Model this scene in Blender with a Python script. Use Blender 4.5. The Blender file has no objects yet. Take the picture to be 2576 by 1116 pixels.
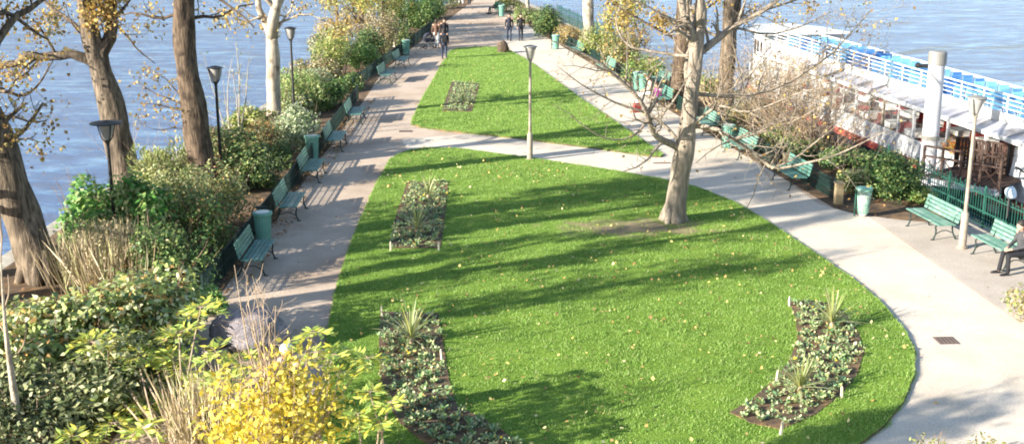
import bpy, bmesh, math, random
import numpy as np
from mathutils import Vector, Matrix, noise

random.seed(11)
RNG = np.random.default_rng(5)
PI = math.pi
S = bpy.context.scene
COL = S.collection

# ------------------------------------------------------------------ camera model (also used to survey ground points)
F, CX, CY, H, PITCH = 3015.0, 1288.0, 558.0, 8.8, math.radians(15)

def ray(u, v):
    x = (u - CX) / F; y = -(v - CY) / F
    return x, math.cos(PITCH) + y * math.sin(PITCH), -math.sin(PITCH) + y * math.cos(PITCH)

def g(u, v, z=0.0):                       # ground point
    r = ray(u, v); t = (z - H) / r[2]
    return Vector((r[0] * t, r[1] * t, z))

def w(u, v, Y):                           # point at depth Y
    r = ray(u, v); t = Y / r[1]
    return Vector((r[0] * t, Y, H + r[2] * t))

# ------------------------------------------------------------------ materials
def new_mat(name):
    m = bpy.data.materials.new(name); m.use_nodes = True
    nt = m.node_tree; b = nt.nodes['Principled BSDF']
    return m, nt, b

def N(nt, t, **kw):
    n = nt.nodes.new(t)
    for k, v in kw.items():
        if k in n.inputs: n.inputs[k].default_value = v
        else: setattr(n, k, v)
    return n

def ramp(nt, stops, interp='LINEAR'):
    r = nt.nodes.new('ShaderNodeValToRGB'); cr = r.color_ramp; cr.interpolation = interp
    while len(cr.elements) > len(stops): cr.elements.remove(cr.elements[-1])
    while len(cr.elements) < len(stops): cr.elements.new(0.5)
    for e, (p, c) in zip(cr.elements, stops):
        e.position = p; e.color = (*c, 1)
    return r

def mix(nt, fac, a, b, mode='MIX'):
    m = nt.nodes.new('ShaderNodeMix'); m.data_type = 'RGBA'; m.blend_type = mode
    for sock, val in ((0, fac), (6, a), (7, b)):
        if hasattr(val, 'links') or hasattr(val, 'is_output'): nt.links.new(val, m.inputs[sock])
        elif isinstance(val, tuple): m.inputs[sock].default_value = (*val, 1)
        else: m.inputs[sock].default_value = val
    return m.outputs[2]

def noisy(name, c1, c2, scale=8, rough=0.8, bump=0.0, bscale=40, detail=6, metallic=0, spec=0.3, c3=None, scale3=1.0):
    """two-tone noise colour + optional large stain tone + bump"""
    m, nt, b = new_mat(name); L = nt.links
    tc = N(nt, 'ShaderNodeTexCoord')
    n1 = N(nt, 'ShaderNodeTexNoise', Scale=scale, Detail=detail)
    L.new(tc.outputs['Object'], n1.inputs['Vector'])
    r = ramp(nt, [(0.3, c1), (0.7, c2)]); L.new(n1.outputs['Fac'], r.inputs['Fac'])
    out = r.outputs['Color']
    if c3:
        n3 = N(nt, 'ShaderNodeTexNoise', Scale=scale3, Detail=4); L.new(tc.outputs['Object'], n3.inputs['Vector'])
        r3 = ramp(nt, [(0.5, (0, 0, 0)), (0.68, (1, 1, 1))]); L.new(n3.outputs['Fac'], r3.inputs['Fac'])
        out = mix(nt, r3.outputs['Color'], out, c3)
    L.new(out, b.inputs['Base Color'])
    b.inputs['Roughness'].default_value = rough; b.inputs['Metallic'].default_value = metallic
    b.inputs['Specular IOR Level'].default_value = spec
    if bump:
        n2 = N(nt, 'ShaderNodeTexNoise', Scale=bscale, Detail=5); L.new(tc.outputs['Object'], n2.inputs['Vector'])
        bp = N(nt, 'ShaderNodeBump', Strength=bump, Distance=0.03); L.new(n2.outputs['Fac'], bp.inputs['Height'])
        L.new(bp.outputs['Normal'], b.inputs['Normal'])
    return m

def leaf_mat(name, cols, rough=0.5, transl=0.35, spec=0.4, gain=1.0):
    cols = [tuple(min(.85, x * gain) for x in c) for c in cols]
    m, nt, b = new_mat(name); L = nt.links
    ge = N(nt, 'ShaderNodeNewGeometry')
    n = len(cols)
    r = ramp(nt, [(i / n, c) for i, c in enumerate(cols)], 'CONSTANT')
    L.new(ge.outputs['Random Per Island'], r.inputs['Fac'])
    L.new(r.outputs['Color'], b.inputs['Base Color'])
    b.inputs['Roughness'].default_value = rough; b.inputs['Specular IOR Level'].default_value = spec
    tr = N(nt, 'ShaderNodeBsdfTranslucent'); L.new(r.outputs['Color'], tr.inputs['Color'])
    mx = N(nt, 'ShaderNodeMixShader'); mx.inputs[0].default_value = transl
    L.new(b.outputs[0], mx.inputs[1]); L.new(tr.outputs[0], mx.inputs[2])
    L.new(mx.outputs[0], nt.nodes['Material Output'].inputs['Surface'])
    return m

def plain(name, c, rough=0.5, metallic=0, spec=0.4, var=0.12):
    d = tuple(x * (1 - var) for x in c); e = tuple(min(1, x * (1 + var)) for x in c)
    return noisy(name, d, e, scale=3.5, rough=rough, metallic=metallic, spec=spec)

M = {}
M['soil'] = noisy('soil_and_leaf_litter', (.075, .052, .034), (.15, .10, .062), 6, .95, .5, 30, c3=(.24, .14, .065), scale3=2.3)
def path_mat(name, a, b_, c, joints=False):
    m = noisy(name, a, b_, 1.3, .9, .25, 120, detail=8, c3=c, scale3=.35)
    nt = m.node_tree; L = nt.links; b = nt.nodes['Principled BSDF']
    tc = nt.nodes.new('ShaderNodeTexCoord')
    sp = N(nt, 'ShaderNodeTexNoise', Scale=55, Detail=3); L.new(tc.outputs['Object'], sp.inputs['Vector'])
    r = ramp(nt, [(.35, (.72, .7, .68)), (.62, (1.05, 1.05, 1.05))]); L.new(sp.outputs['Fac'], r.inputs['Fac'])
    src = b.inputs['Base Color'].links[0].from_socket
    L.new(mix(nt, 1.0, src, r.outputs['Color'], 'MULTIPLY'), b.inputs['Base Color'])
    return m
M['path'] = path_mat('sandy_path', (.49, .385, .295), (.57, .465, .37), (.40, .295, .215))
M['walk'] = path_mat('pale_asphalt_walk', (.65, .565, .46), (.72, .635, .53), (.58, .495, .395))
M['margin'] = path_mat('gritty_margin', (.46, .40, .34), (.55, .485, .42), (.42, .36, .30))
M['stone'] = noisy('quay_stone', (.33, .30, .25), (.5, .46, .39), 3, .9, .5, 18, c3=(.2, .19, .15), scale3=.8)
M['ochre_stone'] = noisy('ochre_stone', (.24, .18, .10), (.36, .28, .17), 5, .9, .5, 20, c3=(.12, .11, .06), scale3=2)
M['mauve_stone'] = noisy('mauve_stone', (.20, .175, .19), (.31, .28, .30), 7, .9, .8, 30, c3=(.15, .135, .135), scale3=3)
M['bark_grey'] = noisy('grey_bark', (.04, .03, .022), (.25, .195, .14), 9, .95, 1.0, 22, c3=(.05, .038, .028), scale3=3.2)
M['bark_dark'] = noisy('dark_bark', (.03, .021, .015), (.18, .13, .09), 10, .95, 1.0, 24, c3=(.045, .032, .024), scale3=3)
M['bark_pale'] = noisy('pale_bark', (.31, .265, .205), (.46, .40, .315), 6, .9, .7, 20, c3=(.16, .13, .095), scale3=2.5)
M['bark_lawn'] = noisy('lawn_tree_bark', (.17, .14, .11), (.39, .325, .255), 9, .95, 1.0, 20, c3=(.14, .115, .09), scale3=3.5)
for k in ('bark_grey', 'bark_dark', 'bark_lawn'):     # vertical furrows
    nt = M[k].node_tree
    tc = [n for n in nt.nodes if n.type == 'TEX_COORD'][0]
    mp = N(nt, 'ShaderNodeMapping'); mp.inputs['Scale'].default_value = (1.6, 1.6, .28)
    nt.links.new(tc.outputs['Object'], mp.inputs['Vector'])
    for n in nt.nodes:
        if n.type == 'TEX_NOISE' and n.inputs['Scale'].default_value > 3:
            nt.links.new(mp.outputs['Vector'], n.inputs['Vector'])
M['twig'] = noisy('tan_twigs', (.27, .20, .135), (.44, .34, .24), 4, .9)
M['twig_dark'] = noisy('brown_twigs', (.14, .095, .065), (.26, .185, .13), 4, .9)
M['reed'] = leaf_mat('dry_reed', [(.46, .38, .25), (.36, .28, .17), (.56, .48, .34), (.26, .2, .12), (.3, .3, .14)], .8, .15, .2, 1.25)
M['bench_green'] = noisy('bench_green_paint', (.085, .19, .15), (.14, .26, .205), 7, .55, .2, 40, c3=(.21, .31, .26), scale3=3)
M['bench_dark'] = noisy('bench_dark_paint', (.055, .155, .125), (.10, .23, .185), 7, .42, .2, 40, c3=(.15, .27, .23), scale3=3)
M['iron'] = plain('dark_iron', (.02, .035, .03), .5)
M['iron_black'] = plain('black_iron', (.018, .018, .02), .45)
M['bin_green'] = noisy('pale_green_bin_paint', (.13, .31, .24), (.20, .39, .31), 5, .5, .15, 30, c3=(.27, .45, .37), scale3=2)
M['bag'] = plain('clear_bin_bag', (.62, .64, .58), .3, spec=.6)
M['fence_green'] = noisy('fence_green_paint', (.007, .022, .019), (.012, .036, .03), 5, .6)
M['rail_green'] = noisy('rail_green_paint', (.012, .06, .045), (.025, .10, .075), 5, .5)
M['lamp_pole'] = noisy('sunlit_lamp_pole', (.24, .20, .165), (.34, .29, .24), 6, .6, c3=(.17, .13, .10), scale3=2)  # sunlight put into the pole colour, hence paler than the dark lamps
M['glass_lamp'] = plain('frosted_lamp_glass', (.36, .34, .32), .2, spec=.6)
M['white'] = noisy('boat_white_paint', (.58, .58, .575), (.68, .68, .67), 2, .4, c3=(.48, .47, .45), scale3=1.2)
M['red'] = noisy('boat_red_paint', (.34, .065, .05), (.44, .10, .075), 3, .5)
M['black_hull'] = plain('black_hull', (.02, .02, .025), .4)
M['roof_grey'] = noisy('grey_canopy_roof', (.30, .30, .345), (.46, .46, .50), 2.5, .35, c3=(.24, .22, .21), scale3=1.5)
M['deck_blue'] = noisy('blue_deck', (.10, .36, .62), (.16, .46, .72), 3, .5)
M['chair_blue'] = plain('blue_chair_plastic', (.10, .27, .62), .4, var=.3)
M['chair_cyan'] = plain('cyan_chair_plastic', (.22, .50, .78), .4, var=.2)
M['chair_red'] = plain('red_chair', (.34, .05, .04), .5, var=.25)
M['wood_dark'] = noisy('dark_wood', (.035, .02, .015), (.075, .042, .03), 6, .7)
M['wood_floor'] = noisy('deck_floor', (.16, .11, .08), (.24, .17, .12), 6, .7)
M['cloth'] = plain('tablecloth', (.75, .73, .68), .8)
M['steel_white'] = noisy('pile_steel', (.46, .46, .49), (.60, .60, .63), 3, .35, c3=(.36, .34, .33), scale3=1)
M['grey_metal'] = plain('grey_metal', (.25, .24, .22), .5, metallic=.3)
M['stake'] = plain('pale_wood_stake', (.62, .55, .42), .8)
M['grate'] = plain('iron_grate', (.13, .095, .08), .7)
M['skin'] = plain('skin', (.48, .28, .2), .55, var=.06)
M['orange'] = leaf_mat('orange_leaves', [(.5, .2, .03), (.6, .3, .05), (.4, .12, .03), (.3, .25, .05)], .6, .3)

def cloth_mat(name, c): return noisy(name, tuple(x * .8 for x in c), tuple(min(1, x * 1.2) for x in c), 14, .85, .3, 60)

# foliage palettes
P = {}
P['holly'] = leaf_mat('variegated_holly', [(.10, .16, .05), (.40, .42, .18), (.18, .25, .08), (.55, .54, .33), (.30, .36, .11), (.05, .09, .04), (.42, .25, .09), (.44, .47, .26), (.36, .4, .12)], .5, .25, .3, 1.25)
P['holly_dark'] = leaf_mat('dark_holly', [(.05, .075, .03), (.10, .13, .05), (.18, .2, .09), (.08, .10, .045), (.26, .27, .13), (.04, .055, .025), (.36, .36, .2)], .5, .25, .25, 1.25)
P['fresh'] = leaf_mat('fresh_green', [(.10, .26, .05), (.16, .34, .09), (.22, .38, .13), (.07, .19, .04), (.28, .40, .12), (.3, .36, .15)], .5, .4, .25, gain=1.15)
P['olive'] = leaf_mat('olive_green', [(.10, .13, .04), (.18, .2, .07), (.25, .26, .12), (.06, .09, .03), (.3, .29, .15), (.12, .17, .05), (.36, .36, .16)], .45, .35, gain=1.45)
P['dark'] = leaf_mat('dark_green', [(.03, .07, .025), (.05, .105, .035), (.08, .14, .05), (.02, .05, .02), (.11, .17, .06), (.15, .19, .06), (.24, .28, .10)], .5, .3, .25, 1.35)
P['midgreen'] = leaf_mat('mid_green', [(.07, .15, .035), (.11, .21, .05), (.16, .26, .08), (.05, .1, .03), (.26, .32, .1)], .45, .35, gain=1.35)
P['yellowgreen'] = leaf_mat('yellow_green', [(.30, .36, .08), (.40, .42, .12), (.22, .30, .06), (.45, .42, .16), (.16, .22, .05)], .5, .4)
P['yellow'] = leaf_mat('bright_yellow', [(.68, .54, .08), (.78, .63, .08), (.60, .45, .04), (.76, .64, .14), (.52, .45, .08), (.40, .38, .08), (.78, .66, .16)], .55, .4, gain=1.08)
P['gold'] = leaf_mat('golden_leaves', [(.5, .36, .08), (.58, .44, .14), (.4, .26, .06), (.5, .42, .2), (.3, .25, .08)], .55, .4)
P['rust'] = leaf_mat('rusty_leaves', [(.34, .18, .06), (.42, .25, .09), (.26, .14, .05), (.2, .16, .06), (.36, .28, .12)], .6, .3)
P['tan'] = leaf_mat('tan_dry_leaves', [(.38, .29, .17), (.46, .37, .23), (.3, .22, .12), (.26, .23, .10), (.5, .42, .28)], .7, .3)
P['pale'] = leaf_mat('pale_variegated', [(.3, .36, .2), (.42, .46, .3), (.2, .28, .13), (.12, .19, .08), (.5, .52, .38)], .45, .25, .3)
P['lime'] = leaf_mat('lime_sprays', [(.40, .46, .10), (.34, .44, .11), (.5, .5, .12), (.28, .38, .10), (.58, .52, .08)], .45, .4, gain=1.3)
P['autumn'] = leaf_mat('autumn_plane_leaves', [(.40, .25, .07), (.5, .34, .1), (.3, .17, .05), (.45, .36, .13), (.22, .15, .06), (.56, .42, .12)], .6, .4)
P['litter'] = leaf_mat('fallen_leaf', [(.62, .52, .18), (.55, .40, .14), (.42, .26, .09), (.68, .6, .32), (.3, .18, .08)], .7, .2)
P['litter_brown'] = leaf_mat('brown_fallen_leaf', [(.34, .18, .07), (.42, .25, .1), (.26, .13, .06), (.5, .33, .14), (.18, .10, .05)], .8, .2)
P['grass'] = leaf_mat('grass_blades', [(.22, .37, .075), (.27, .42, .095), (.31, .45, .115), (.17, .31, .055), (.40, .48, .18)], .5, .45, .3, gain=1.1)
_nt = P['grass'].node_tree; _tc = _nt.nodes.new('ShaderNodeTexCoord')
_n = N(_nt, 'ShaderNodeTexNoise', Scale=.55, Detail=6, Roughness=.65); _nt.links.new(_tc.outputs['Object'], _n.inputs['Vector'])
_r = ramp(_nt, [(.32, (.72, .80, .75)), (.5, (1, 1, 1)), (.68, (1.22, 1.08, 1.0))]); _nt.links.new(_n.outputs['Fac'], _r.inputs['Fac'])
_rp = [n for n in _nt.nodes if n.type == 'VALTORGB' and n is not _r][0]; _o = mix(_nt, 1.0, _rp.outputs[0], _r.outputs[0], 'MULTIPLY')
for l in [l for l in _nt.links if l.from_node is _rp and l.to_node.type in ('BSDF_PRINCIPLED', 'BSDF_TRANSLUCENT')]:
    _nt.links.new(_o, l.to_socket)
P['bedding'] = leaf_mat('bedding_leaves', [(.10, .19, .06), (.19, .28, .11), (.32, .38, .18), (.1, .19, .09), (.06, .1, .05), (.34, .30, .16), (.38, .42, .24)], .5, .3, gain=1.45)
P['petal_white'] = leaf_mat('cream_petals', [(.50, .50, .30), (.42, .46, .30), (.58, .48, .2)], .6, .3)
P['petal_yellow'] = leaf_mat('yellow_petals', [(.75, .52, .03), (.7, .42, .03), (.74, .62, .12)], .6, .3)
P['cordyline'] = leaf_mat('cordyline_blades', [(.28, .33, .12), (.42, .44, .2), (.2, .26, .08), (.52, .5, .28), (.36, .36, .12)], .45, .3)

# ------------------------------------------------------------------ mesh builder
class MB:
    def __init__(s): s.v = []; s.f = []; s.m = []
    def add(s, vs, fs, mi=0):
        o = len(s.v); s.v += [tuple(x) for x in vs]; s.f += [tuple(i + o for i in f) for f in fs]; s.m += [mi] * len(fs)
    def box(s, c, size, rot=None, mi=0, taper=1.0):
        x, y, z = (d / 2 for d in size); vs = []
        for dz in (-1, 1):
            k = 1 if dz < 0 else taper
            for dx, dy in ((-1, -1), (1, -1), (1, 1), (-1, 1)): vs.append(Vector((dx * x * k, dy * y * k, dz * z)))
        if rot is not None: vs = [rot @ p for p in vs]
        c = Vector(c); vs = [p + c for p in vs]
        s.add(vs, [(3, 2, 1, 0), (4, 5, 6, 7), (0, 1, 5, 4), (1, 2, 6, 5), (2, 3, 7, 6), (3, 0, 4, 7)], mi)
        return s
    def tube(s, pts, rad, n=6, mi=0, cap=True, rough=0.0, closed_ends=True):
        pts = [Vector(p) for p in pts]
        if isinstance(rad, (int, float)): rad = [rad] * len(pts)
        k = len(pts); rings = []
        t0 = (pts[1] - pts[0]).normalized()
        ref = Vector((0, 0, 1)) if abs(t0.z) < .9 else Vector((1, 0, 0))
        nx = t0.cross(ref).normalized()
        for i in range(k):
            t = (pts[min(i + 1, k - 1)] - pts[max(i - 1, 0)])
            t = t.normalized() if t.length > 1e-9 else t0
            nx = (nx - t * nx.dot(t)); nx = nx.normalized() if nx.length > 1e-6 else t.orthogonal().normalized()
            ny = t.cross(nx)
            ring = []
            for j in range(n):
                a = 2 * PI * j / n
                r = rad[i]
                if rough: r *= 1 + rough * noise.noise(Vector((math.cos(a) * 1.6, math.sin(a) * 1.6, pts[i].z * 1.1 + pts[i].x)))
                ring.append(pts[i] + (nx * math.cos(a) + ny * math.sin(a)) * r)
            rings += ring
        fs = []
        for i in range(k - 1):
            for j in range(n):
                a = i * n + j; b = i * n + (j + 1) % n
                fs.append((a, b, b + n, a + n))
        if cap:
            fs.append(tuple(range(n - 1, -1, -1))); fs.append(tuple(range((k - 1) * n, k * n)))
        s.add(rings, fs, mi); return s
    def bar(s, a, b, r, n=6, mi=0): return s.tube([a, b], r, n, mi)
    def lathe(s, prof, n=20, c=(0, 0, 0), mi=0):
        vs = []; c = Vector(c)
        for r, z in prof:
            for j in range(n):
                a = 2 * PI * j / n; vs.append(c + Vector((r * math.cos(a), r * math.sin(a), z)))
        fs = []
        for i in range(len(prof) - 1):
            for j in range(n):
                a = i * n + j; b = i * n + (j + 1) % n; fs.append((a, b, b + n, a + n))
        fs.append(tuple(range(n - 1, -1, -1))); fs.append(tuple(range((len(prof) - 1) * n, len(prof) * n)))
        s.add(vs, fs, mi); return s
    def ball(s, c, r, n=10, mi=0, sc=(1, 1, 1)):
        c = Vector(c); m = n // 2 + 1; prof = []
        vs = []
        for i in range(m + 1):
            th = PI * i / m
            rr = max(math.sin(th), .02); z = -math.cos(th)
            for j in range(n):
                a = 2 * PI * j / n; vs.append(c + Vector((rr * math.cos(a) * r * sc[0], rr * math.sin(a) * r * sc[1], z * r * sc[2])))
        fs = []
        for i in range(m):
            for j in range(n):
                a = i * n + j; b = i * n + (j + 1) % n; fs.append((a, b, b + n, a + n))
        fs.append(tuple(range(n - 1, -1, -1))); fs.append(tuple(range(m * n, (m + 1) * n)))
        s.add(vs, fs, mi); return s
    def prism(s, poly, z0, z1, mi=0):
        n = len(poly)
        vs = [(p[0], p[1], z0) for p in poly] + [(p[0], p[1], z1) for p in poly]
        s.add(vs, [tuple(range(n - 1, -1, -1)), tuple(range(n, 2 * n))] + [(i, (i + 1) % n, n + (i + 1) % n, n + i) for i in range(n)], mi)
        return s
    def build(s, name, mat, parent=None, smooth=False, bevel=0):
        me = bpy.data.meshes.new(name); me.from_pydata(s.v, [], s.f)
        for m in (mat if isinstance(mat, (list, tuple)) else [mat]): me.materials.append(m)
        if s.m and max(s.m): me.polygons.foreach_set('material_index', s.m)
        if smooth: me.polygons.foreach_set('use_smooth', [True] * len(s.f))
        me.update()
        return link(name, me, parent, bevel)

def link(name, me, parent=None, bevel=0):
    o = bpy.data.objects.new(name, me); COL.objects.link(o)
    if parent: o.parent = parent
    if bevel:
        b = o.modifiers.new('bevel', 'BEVEL'); b.width = bevel; b.segments = 2; b.limit_method = 'ANGLE'
    return o

def tag(o, label=None, cat=None, group=None, kind=None):
    if label: o['label'] = label
    if cat: o['category'] = cat
    if group: o['group'] = group
    if kind: o['kind'] = kind
    return o

def thing(name, label, cat, loc=(0, 0, 0), rz=0, group=None):
    o = bpy.data.objects.new(name, None); COL.objects.link(o); o.empty_display_size = .2
    o.location = loc; o.rotation_euler = (0, 0, rz)
    return tag(o, label, cat, group)

def dup(o, parent=None):
    c = o.copy(); COL.objects.link(c)
    if parent: c.parent = parent
    for ch in [x for x in bpy.data.objects if x.parent == o]: dup(ch, c)
    return c

def np_mesh(name, V, Fc, mats, parent=None, mi=None):
    """V (n,3), Fc (m,k) constant k"""
    V = np.asarray(V, np.float32); Fc = np.asarray(Fc, np.int32); m, k = Fc.shape
    me = bpy.data.meshes.new(name)
    me.vertices.add(len(V)); me.vertices.foreach_set('co', V.ravel())
    me.loops.add(m * k); me.loops.foreach_set('vertex_index', Fc.ravel())
    me.polygons.add(m); me.polygons.foreach_set('loop_start', np.arange(0, m * k, k, dtype=np.int32))
    try: me.polygons.foreach_set('loop_total', np.full(m, k, np.int32))
    except Exception: pass
    for x in (mats if isinstance(mats, (list, tuple)) else [mats]): me.materials.append(x)
    if mi is not None: me.polygons.foreach_set('material_index', np.asarray(mi, np.int32))
    me.update(calc_edges=True); me.validate()
    return link(name, me, parent)

def unit(a): return a / np.maximum(np.linalg.norm(a, axis=1, keepdims=True), 1e-6)

def leaf_arrays(Pts, lo, hi, axis=None, spread=1.0, wid=.5, flat=0.0, nrm=None):
    """diamond leaves: returns verts, faces"""
    n = len(Pts)
    A = RNG.normal(size=(n, 3))
    if axis is not None: A = axis + A * spread
    A = unit(A)
    R = RNG.normal(size=(n, 3))
    if flat: R = R * np.array([1, 1, 1 - flat])
    Sd = unit(np.cross(A, R) if not flat else np.cross(A, np.array([0, 0, 1.0]) + R * (1 - flat)))
    Nn = np.cross(A, Sd)
    if nrm is not None:
        Nn = unit(nrm + RNG.normal(size=(n, 3)) * .5); A = unit(np.cross(Nn, R)); Sd = np.cross(Nn, A)
    L = RNG.uniform(lo, hi, (n, 1)); W = L * wid * .5
    V = np.stack([Pts, Pts + A * L * .45 + Sd * W + Nn * W * .25, Pts + A * L, Pts + A * L * .45 - Sd * W + Nn * W * .25], 1).reshape(-1, 3)
    Fc = np.arange(4 * n).reshape(n, 4)
    return V, Fc

def leaves(name, Pts, lo, hi, mat, parent=None, **kw):
    V, Fc = leaf_arrays(np.asarray(Pts, float), lo, hi, **kw)
    return np_mesh(name, V, Fc, mat, parent)

def inpoly(px, py, poly):
    ins = np.zeros(len(px), bool); n = len(poly); j = n - 1
    for i in range(n):
        xi, yi = poly[i][0], poly[i][1]; xj, yj = poly[j][0], poly[j][1]
        c = ((yi > py) != (yj > py)) & (px < (xj - xi) * (py - yi) / ((yj - yi) or 1e-9) + xi)
        ins ^= c; j = i
    return ins

def smooth_poly(pts, it=2):
    pts = [Vector((p[0], p[1])) for p in pts]
    for _ in range(it):
        q = []
        for i in range(len(pts)):
            a, b = pts[i], pts[(i + 1) % len(pts)]
            q += [a * .75 + b * .25, a * .25 + b * .75]
        pts = q
    return [(p.x, p.y) for p in pts]

# ------------------------------------------------------------------ world, sun, camera
SUN_EL = math.radians(19)
sd = Vector((.875, .484, 0)).normalized()                # shadows run this way
W = bpy.data.worlds.new('World'); S.world = W; W.use_nodes = True
nt = W.node_tree
sky = nt.nodes.new('ShaderNodeTexSky'); sky.sky_type = 'NISHITA'; sky.sun_disc = False
sky.sun_elevation = SUN_EL; sky.sun_rotation = math.atan2(-sd.x, -sd.y)
sky.air_density = 1.0; sky.dust_density = .6; sky.ozone_density = 1.5; sky.altitude = 40
bg = nt.nodes['Background']; bg.inputs['Strength'].default_value = .09
nt.links.new(sky.outputs[0], bg.inputs['Color'])
sun = bpy.data.lights.new('sun', 'SUN'); sun.energy = 5.0; sun.angle = math.radians(.5); sun.color = (1, .93, .80)
so = bpy.data.objects.new('sun', sun); COL.objects.link(so)
ldir = Vector((sd.x * math.cos(SUN_EL), sd.y * math.cos(SUN_EL), -math.sin(SUN_EL)))
so.rotation_euler = ldir.to_track_quat('-Z', 'Y').to_euler(); so.location = (-30, -10, 30)

cam = bpy.data.cameras.new('camera'); co = bpy.data.objects.new('camera', cam); COL.objects.link(co)
co.location = (0, 0, H); co.rotation_euler = (math.radians(90) - PITCH, 0, 0)
cam.sensor_width = 36; cam.lens = F / 2576 * 36; cam.clip_end = 6000; cam.clip_start = .5
S.camera = co
S.view_settings.view_transform = 'Standard'; S.view_settings.look = 'None'
S.view_settings.exposure = EXPOSURE if 'EXPOSURE' in globals() else 1.7
S.render.engine = 'CYCLES'
S.cycles.filter_width = 1.9
S.cycles.max_bounces = 6; S.cycles.diffuse_bounces = 3; S.cycles.transparent_max_bounces = 4

# ================================================================== SETTING
AX = Vector((-.155, .988, 0)); NX = Vector((.988, .155, 0))     # along / across the right quay
def RS(L, s, z=0): return NX * L + AX * s + Vector((0, 0, z))

# river
m, nt, b = new_mat('river_water'); L_ = nt.links
tc = N(nt, 'ShaderNodeTexCoord'); mp = N(nt, 'ShaderNodeMapping'); mp.inputs['Scale'].default_value = (.38, 1.0, 1); mp.inputs['Rotation'].default_value = (0, 0, .25)
L_.new(tc.outputs['Object'], mp.inputs['Vector'])
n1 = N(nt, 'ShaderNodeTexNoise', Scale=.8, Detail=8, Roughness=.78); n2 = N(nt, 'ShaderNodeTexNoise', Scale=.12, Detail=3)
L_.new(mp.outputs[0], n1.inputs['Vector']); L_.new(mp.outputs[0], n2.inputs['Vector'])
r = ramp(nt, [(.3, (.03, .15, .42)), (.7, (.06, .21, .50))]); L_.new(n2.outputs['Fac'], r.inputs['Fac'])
rw = ramp(nt, [(.38, (.010, .08, .30)), (.50, (.022, .15, .46)), (.64, (.20, .42, .72))]); L_.new(n1.outputs['Fac'], rw.inputs['Fac'])  # pale crests: sky glints on the ripples painted into the base colour
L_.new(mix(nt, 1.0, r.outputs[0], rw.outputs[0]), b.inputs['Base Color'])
bp = N(nt, 'ShaderNodeBump', Strength=1.0, Distance=.9); L_.new(n1.outputs['Fac'], bp.inputs['Height'])
L_.new(bp.outputs[0], b.inputs['Normal'])
b.inputs['Roughness'].default_value = .12; b.inputs['IOR'].default_value = 1.3
MB().add([(-1500, -200, -2), (1500, -200, -2), (1500, 3500, -2), (-1500, 3500, -2)], [(0, 1, 2, 3)]) if 0 else None
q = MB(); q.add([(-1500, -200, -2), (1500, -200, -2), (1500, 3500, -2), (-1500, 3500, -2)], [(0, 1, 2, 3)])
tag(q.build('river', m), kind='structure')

# island body
RQ = 18.25
island = [(-13.4, -5), (-13.3, 20), (-13.0, 36), (-11.9, 46), (-11.2, 52), (-10.0, 70), (-7.4, 95), (-4.5, 118), (-3.3, 124), (-2.2, 126)]
island += [tuple(RS(RQ, 120)[:2]), tuple(RS(RQ, 60)[:2]), tuple(RS(RQ, 20)[:2]), tuple(RS(RQ, -5)[:2])]
island = island[::-1] if 0 else island
def ccw(p):
    a = sum(p[i][0] * p[(i + 1) % len(p)][1] - p[(i + 1) % len(p)][0] * p[i][1] for i in range(len(p)))
    return p if a > 0 else p[::-1]
island = ccw(island)
q = MB(); q.prism(island, -3.5, -.30); tag(q.build('quay', M['stone']), kind='structure')
def inset_poly(poly, d):
    n = len(poly); out = []
    for i in range(n):
        a = Vector(poly[i - 1]); b_ = Vector(poly[i]); c = Vector(poly[(i + 1) % n])
        e1 = (b_ - a).normalized(); e2 = (c - b_).normalized()
        n1 = Vector((-e1.y, e1.x)); n2 = Vector((-e2.y, e2.x)); nn = (n1 + n2).normalized()
        out.append(tuple(b_ + nn * d / max(.4, nn.dot(n1))))
    return out
q = MB(); q.prism(island, -.30, -.02)
cop = q.build('quay_coping', M['stone']); tag(cop, kind='structure')
q = MB(); q.prism(inset_poly(island, .55), -.05, .0); tag(q.build('ground', M['soil']), kind='structure')

# paths: one sandy sheet between the left fence and the right margin
path_poly = [(-6.75, 8), (-6.75, 55), (-6.9, 64), (-6.2, 74), (-5.4, 84), (-4.6, 96), (-3.4, 112), (-2.9, 119), (-1.9, 119), (-.4, 112), (1.0, 97)]
path_poly += [tuple(RS(14.75, s)[:2]) for s in (86, 76, 64, 50, 38, 32)] + [tuple(RS(17.9, 29.5)[:2]), tuple(RS(17.9, 8)[:2])]
q = MB(); q.prism(ccw(path_poly), -.02, .005); tag(q.build('path', M['path']), kind='structure')
walk_poly = [g(2193, 550)[:2], g(2576, 819)[:2], (9.4, 16), (3, 14), (-3, 14)]
# pale walk strip: hugging the lawn, with the gritty margin beyond
strip_out = [tuple(RS(14.7, s)[:2]) for s in (90, 76, 66, 56, 46, 40, 36)] + [tuple(RS(14.5, 33)[:2])] + [tuple(g(2193, 550)[:2]), tuple(g(2400, 697)[:2]), tuple(g(2576, 819)[:2]), tuple(g(2760, 950)[:2]), tuple(g(2800, 1160)[:2]), tuple(g(2600, 1400)[:2])]
strip_in = [tuple(g(*p)[:2]) for p in ((2000, 1450), (2100, 1100), (2250, 900), (2150, 760), (1900, 560), (1700, 470), (1330, 420), (1050, 420), (1010, 350), (1300, 330), (1640, 380), (1400, 220), (1290, 130), (1262, 92))]
walk = strip_out + strip_in
q = MB(); q.prism(ccw(walk), 0, .009); tag(q.build('walk', M['walk']), kind='structure')
q = MB(); q.prism(ccw([tuple(g(*p)[:2]) for p in ((2196, 548), (2400, 694), (2576, 816), (2760, 947))] + [tuple(RS(17.9, 22)[:2]), tuple(RS(17.9, 29.8)[:2]), tuple(RS(15.0, 31.6)[:2])]), 0, .0075)
tag(q.build('margin', M['margin']), kind='structure')

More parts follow.
